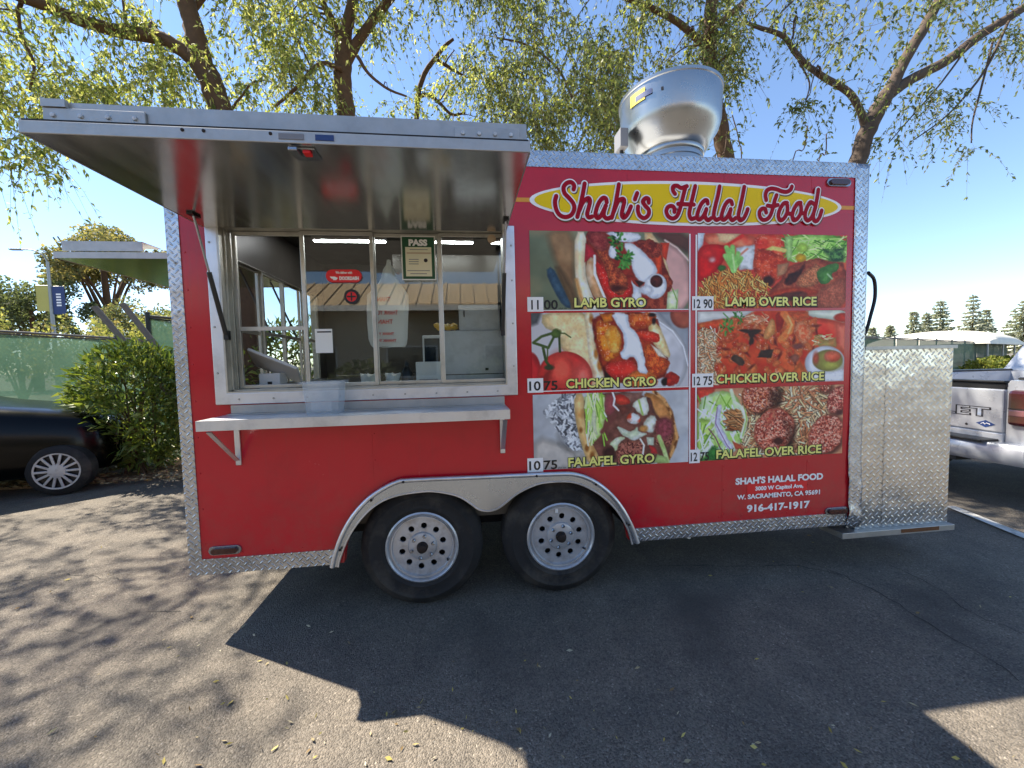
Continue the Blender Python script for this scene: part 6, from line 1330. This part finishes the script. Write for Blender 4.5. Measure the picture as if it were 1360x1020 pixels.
fence('screened_fence', 'dark green screened fence beyond the pickup tailgate', tuple(ra-d*8)[:2], tuple(rb)[:2], 2.05, 3.2, cloth='screen_cloth_dark')
fence('screened_fence', 'green screened fence panel run continuing past the paired posts', tuple(rb+d*.18)[:2], tuple(rb+d*13)[:2], 2.05, 3.2, cloth='screen_cloth_dark')
rng = np.random.default_rng(4)
for i, px in enumerate((1250, 1275, 1300, 1325, 1350)):
    b = rb+d*(i*2.1-4.6)+Vector((d.y, -d.x, 0))*(.9 if d.x > 0 else -.9); shrub('hedge_shrub', ['yellow-green hedge shrub closest to the tread-plate box', 'second hedge shrub along the dark fence', 'hedge shrub under the paired fence posts', 'hedge shrub past the paired posts', 'end hedge shrub by the pickup cab'][i], (b.x, b.y), 1.15, .6, 1.05+.1*(i % 2), 900, .16, .3, [(.16, .19, .035), (.22, .22, .05), (.10, .13, .03)], 80+i, 'far_leaf', 'hedge shrubs along the far fence', 6)

# ---------------------------------------------------------------- far trees, lamp post, tent, conifers
def far_tree(name, label, px, top, halfpx, base_h, dist, n, tints, seed, squash=1., group='trees beyond the fence', bare=.25, leaf=None):
    rng = np.random.default_rng(seed); r0 = ray(px, 470); r0.z = 0; r0 = r0/(Vector((_f.x, _f.y, 0)).normalized().dot(r0)); c = CAM+r0*dist; H = CAM.z+(488-top)/FPX*dist*1.0; rx = halfpx/FPX*dist; t = thing(name, label, 'tree', (c.x, c.y, 0), group)
    zc = base_h*H; rz = (H-zc)/2*1.02; cz = zc+rz; rr = random.Random(seed)
    m = MB(); m.tube([(c.x, c.y, 0), (c.x+.1, c.y, zc*.6), (c.x-.1, c.y, cz)], [.03*H, .024*H, .012*H], 8); m.build('trunk', 'bark', t, smooth=60)
    m = MB()
    for i in range(10):
        a = rr.uniform(0, 6.28); e = Vector((c.x+rx*.55*math.cos(a), c.y+rx*.55*math.sin(a), cz+rz*rr.uniform(-.3, .5))); b = Vector((c.x, c.y, zc*rr.uniform(.6, 1.1))); m.tube(spline([b, b.lerp(e, .5)+Vector((0, 0, .05*H)), e], 4), [.010*H-.0008*H*j for j in range(9)], 6)
    m.build('limbs', 'bark', t, smooth=60, kind='stuff')
    k = 34; q = rng.normal(size=(k, 3)); q /= np.linalg.norm(q, axis=1, keepdims=True); q *= rng.uniform(.45, .95, (k, 1)); q[:, 2] = np.abs(q[:, 2])*1.1-.35; idx = rng.integers(k, size=n)
    off = rng.normal(size=(n, 3)); off /= np.linalg.norm(off, axis=1, keepdims=True); off *= rng.uniform(.5, 1, (n, 1))*rng.uniform(.14, .30, (k, 1))[idx]; u = q[idx]+off; nn = np.linalg.norm(u, axis=1); u = u[nn < 1.06]
    P = np.array([c.x, c.y, cz])+u*np.array([rx, rx, rz]); D = rng.normal(size=P.shape)+u*.8; sz_ = leaf or dist*.0065
    V, F, C = leaves(P, D, sz_, .38, tints, rng); np_mesh('crown', V, F, 'far_leaf', t, C, kind='stuff'); return t
OT = [(.28, .25, .11), (.34, .29, .13), (.19, .19, .09), (.14, .16, .08)]; DT = [(.12, .15, .08), (.16, .19, .10), (.09, .11, .06)]; YT = [(.30, .31, .10), (.36, .34, .13), (.20, .23, .08)]
far_tree('broad_tree', 'broad olive-brown tree rising above the end-wall awning', 148, 282, 78, .42, 36, 17000, OT, 1)
far_tree('broad_tree', 'dark round tree behind the street lamp', 48, 338, 66, .2, 32, 14000, DT, 2)
far_tree('broad_tree', 'feathery grey-green tree seen below the end-wall awning', 185, 372, 52, .2, 28, 5000, DT+OT, 3)
far_tree('broad_tree', 'dark tree edge at the far end of the fence', -20, 350, 45, .25, 34, 5000, DT, 4)
for i, (px, top, hw, dd) in enumerate(((25, 392, 50, 17), (95, 402, 42, 16), (150, 400, 40, 18), (205, 396, 36, 17), (240, 392, 34, 19), (-40, 396, 46, 17))):
    far_tree('tall_shrub', ['tall yellow-green shrub over the fence near the dark round tree', 'tall yellow-green shrub below the street banners', 'tall shrub behind the leaning posts', 'tall shrub above the screened gate', 'tall shrub hidden partly by the trailer corner', 'tall shrub at the far end of the fence'][i], px, top, hw, .02, dd, 3200, YT if i != 1 else YT+OT, 20+i, group='tall shrubs over the fence')
def fpos(px, dist): r0 = ray(px, 470); r0.z = 0; r0 = r0/(Vector((_f.x, _f.y, 0)).normalized().dot(r0)); return CAM+r0*dist
dd = 30; lp = fpos(74, dd); zt = CAM.z+(488-343)/FPX*dd; SL = thing('street_lamp', 'grey street lamp with curved arm and two hanging banners', 'street lamp', (lp.x, lp.y, 0))
MB().tube([(lp.x, lp.y, 0), (lp.x, lp.y, zt)], [.16, .09], 12).build('pole', 'lamp_metal', SL, smooth=60)
MB().tube(spline([(lp.x, lp.y, zt-.05), (lp.x-.25, lp.y, zt+.45), (lp.x-.9, lp.y, zt+.85), (lp.x-1.7, lp.y, zt+.9)], 5), .045, 8).build('arm', 'lamp_metal', SL, smooth=60)
hd = MB().box(lp.x-2.4, lp.x-1.65, lp.y-.14, lp.y+.14, zt+.84, zt+.96).build('lamp_head', 'lamp_metal', SL, bev=.04)
def zpx(py): return CAM.z+(488-py)/FPX*dd
for x0, x1, za, zb_, mt in ((.12, .95, 375, 411, 'banner_blue'), (-.95, -.12, 374, 407, 'banner_yellow')):
    b = MB().box(lp.x+x0, lp.x+x1, lp.y-.01, lp.y+.01, zpx(zb_), zpx(za)).build('banner', mt, SL); MB().tube([(lp.x, lp.y, zpx(za)+.02), (lp.x+x0+(x1-x0) if x0 > 0 else lp.x+x0, lp.y, zpx(za)+.02)], .03, 6).build('banner_arm', 'lamp_metal', b)
    if x0 > 0:
        for j in range(5): MB().box(lp.x+.38, lp.x+.70, lp.y-.02, lp.y-.0105, zpx(386+j*3.6), zpx(384+j*3.6)).build('banner_print', 'white_vinyl', b)
# ribbed white canopy roof beyond the right-hand fence
c = fpos(1262, 31); ax = d.copy(); pr = Vector((-ax.y, ax.x, 0)); TN = thing('ribbed_canopy', 'low white canopy roof with curved ribs behind the far fence', 'canopy', (c.x, c.y, 0))
Lc, Wc, zb_, hc = 19, 6.0, 1.9, 1.1; nu, nv = 44, 14; m = MB()
for i in range(nu+1):
    s = -1+2*i/nu; hh = hc*(1-abs(s)**3.2)**.6 if abs(s) < 1 else 0
    for j in range(nv+1):
        a = math.pi*j/nv; rib = .045*(1 if i % 4 == 0 else 0); p = c+ax*(s*Lc/2)+pr*(math.cos(a)*Wc/2); m.v.append((p.x, p.y, zb_+max(0, math.sin(a))**.7*(hh+rib)))
m.f = [(i*(nv+1)+j, i*(nv+1)+j+1, (i+1)*(nv+1)+j+1, (i+1)*(nv+1)+j) for i in range(nu) for j in range(nv)]; m.build('roof_skin', 'tent_white', TN, smooth=35)
for sx in (-1, -.33, .33, 1):
    for sy in (-1, 1): p = c+ax*(sx*Lc*.48)+pr*(sy*Wc*.48); MB().tube([(p.x, p.y, 0), (p.x, p.y, zb_)], .05, 8).build('leg', 'lamp_metal', TN)
CN = [(.36, .38, .32), (.44, .45, .37), (.28, .30, .25)]  # conifer tints, paled in the colour itself to stand in for distance haze
def conifer(label, px, top, halfpx, dist, seed):
    rng = np.random.default_rng(seed); c = fpos(px, dist); H = CAM.z+(467-top)/FPX*dist; rb_ = halfpx/FPX*dist; t = thing('conifer', label, 'tree', (c.x, c.y, 0), 'conifers on the skyline')
    MB().tube([(c.x, c.y, 0), (c.x, c.y, H*.98)], [.02*H, .003*H], 7).build('trunk', 'bark', t, smooth=60); Ps = []; Ds = []
    z = H*.12
    while z < H*.99:
        f = 1-(z/H); r = rb_*(f**.85)*rng.uniform(.75, 1.15)+.12
        for a in np.arange(0, 6.28, .8)+rng.uniform(0, 1):
            L = r*rng.uniform(.55, 1.25); k = max(4, int(L*7)); q = np.linspace(.08, 1, k); e = np.stack([c.x+np.cos(a)*L*q, c.y+np.sin(a)*L*q, z-.18*L*q+.10*L*q**3], 1); Ps.append(np.repeat(e, 3, 0)); dv = np.array([np.cos(a), np.sin(a), -.1])+rng.normal(size=(k*3, 3))*.45; Ds.append(dv)
        z += max(.22, H*.05)*rng.uniform(.7, 1.3)
    V, F, C = leaves(np.concatenate(Ps), np.concatenate(Ds), dist*.0062, .26, CN, rng, droop=.2); np_mesh('crown', V, F, 'far_leaf', t, C, kind='stuff')
for i, (px, top, hw, lab) in enumerate(((1212, 412, 13, 'narrow conifer to one side of the tallest pair'), (1229, 416, 13, 'short conifer merging with the tall pointed conifer'), (1247, 396, 20, 'tall pointed conifer over the canopy roof'), (1290, 393, 20, 'tallest conifer over the canopy crest'), (1308, 410, 15, 'thin open conifer beside the tallest conifer'), (1358, 402, 32, 'broad spreading conifer above the pickup cab'), (1181, 431, 13, 'small distant conifer by the trailer hose'), (1158, 432, 10, 'tiny distant conifer showing at the trailer edge'))):
    conifer(lab, px, top, hw, 80+i % 3*6, 200+i)

# ---------------------------------------------------------------- building across the lane (behind the viewer; seen in the window glass)
B = thing('low_building', 'low beige building with ribbed tan metal roof across the lane', 'building', (-3, -17, 0)); by = -15.0
MB().box(-18, 9, by-7, by, 0, 3.9).build('wall', 'stucco', B)
rf = MB().add([(-19, by+1.0, 3.85), (10, by+1.0, 3.85), (10, by-1.8, 5.3), (-19, by-1.8, 5.3), (-19, by-8, 5.2), (10, by-8, 5.2)], [(0, 1, 2, 3), (3, 2, 5, 4)]).build('roof', 'roof_tan', B)
for i in range(48): x = -18.8+i*.6; MB().bar((x, by+1.01, 3.88), (x, by-1.79, 5.33), .05, .06, (1, 0, 0)).build('roof_rib', 'roof_tan', rf)
MB().box(-19, 10, by+1.0, by+1.12, 3.66, 3.88).build('gutter', 'white_panel', rf)
for i in range(6):
    x = -16+i*4.2; w_ = MB().box(x, x+2.2, by-.02, by+.02, .9, 2.3).build('window', 'white_panel', B); MB().box(x+.08, x+2.12, by+.021, by+.03, .98, 2.22).build('pane', 'dark_glass', w_)
for i, (x, y) in enumerate(((-7.5, -12.6), (-3.6, -12.4), (1.2, -12.8), (4.5, -12.6))):
    shrub('hedge_shrub', ['rounded shrub at the building corner', 'dark shrub under the building window', 'wide shrub by the building wall', 'end shrub of the building front'][i], (x, y), 1.3, .8, 1.7, 900, .2, .3, DT, 300+i, 'far_leaf', 'shrubs in front of the building', 6)

# ---------------------------------------------------------------- fallen leaves on the asphalt and in the bed
rng = np.random.default_rng(77); n = 150; pts = []
while len(pts) < n:
    px = rng.uniform(0, 1360); py = 650+370*rng.uniform()**.8; p = at(px, py, 'z', .006)
    if -1.4 < p.x < 2.5 and p.y > .2: continue
    if fbm(np.array([p.x*1.3+40]), np.array([p.y*1.3+40]), 5)[0] < rng.uniform(.35, .62): continue
    pts.append(tuple(p))
P = np.array(pts); D = np.stack([rng.normal(size=n), rng.normal(size=n), rng.uniform(.0, .25, n)], 1)
V, F, C = leaves(P, D, .026, .2, [(.42, .34, .10), (.5, .42, .14), (.36, .30, .18), (.55, .5, .36), (.25, .17, .08)], rng, droop=0); V[:, 2] = np.clip(V[:, 2], .004, .02)
tag(np_mesh('fallen_leaves', V, F, 'litter', None, C), 'small fallen yellow leaves scattered over the asphalt', 'leaves', kind='stuff')
n = 2600; P = np.stack([rng.uniform(-8, -2.2, n), 3.2+rng.exponential(.7, n), np.full(n, .042)], 1); P = P[P[:, 1] < 6]; n = len(P); D = np.stack([rng.normal(size=n), rng.normal(size=n), rng.uniform(.0, .4, n)], 1)
V, F, C = leaves(P, D, .07, .2, [(.34, .24, .13), (.42, .32, .18), (.22, .15, .08), (.5, .42, .26)], rng, droop=0); V[:, 2] = np.clip(V[:, 2], .037, .08)
tag(np_mesh('leaf_litter', V, F, 'litter', None, C), 'dry brown leaf litter covering the planting bed', 'leaf litter', kind='stuff')
flush_text()
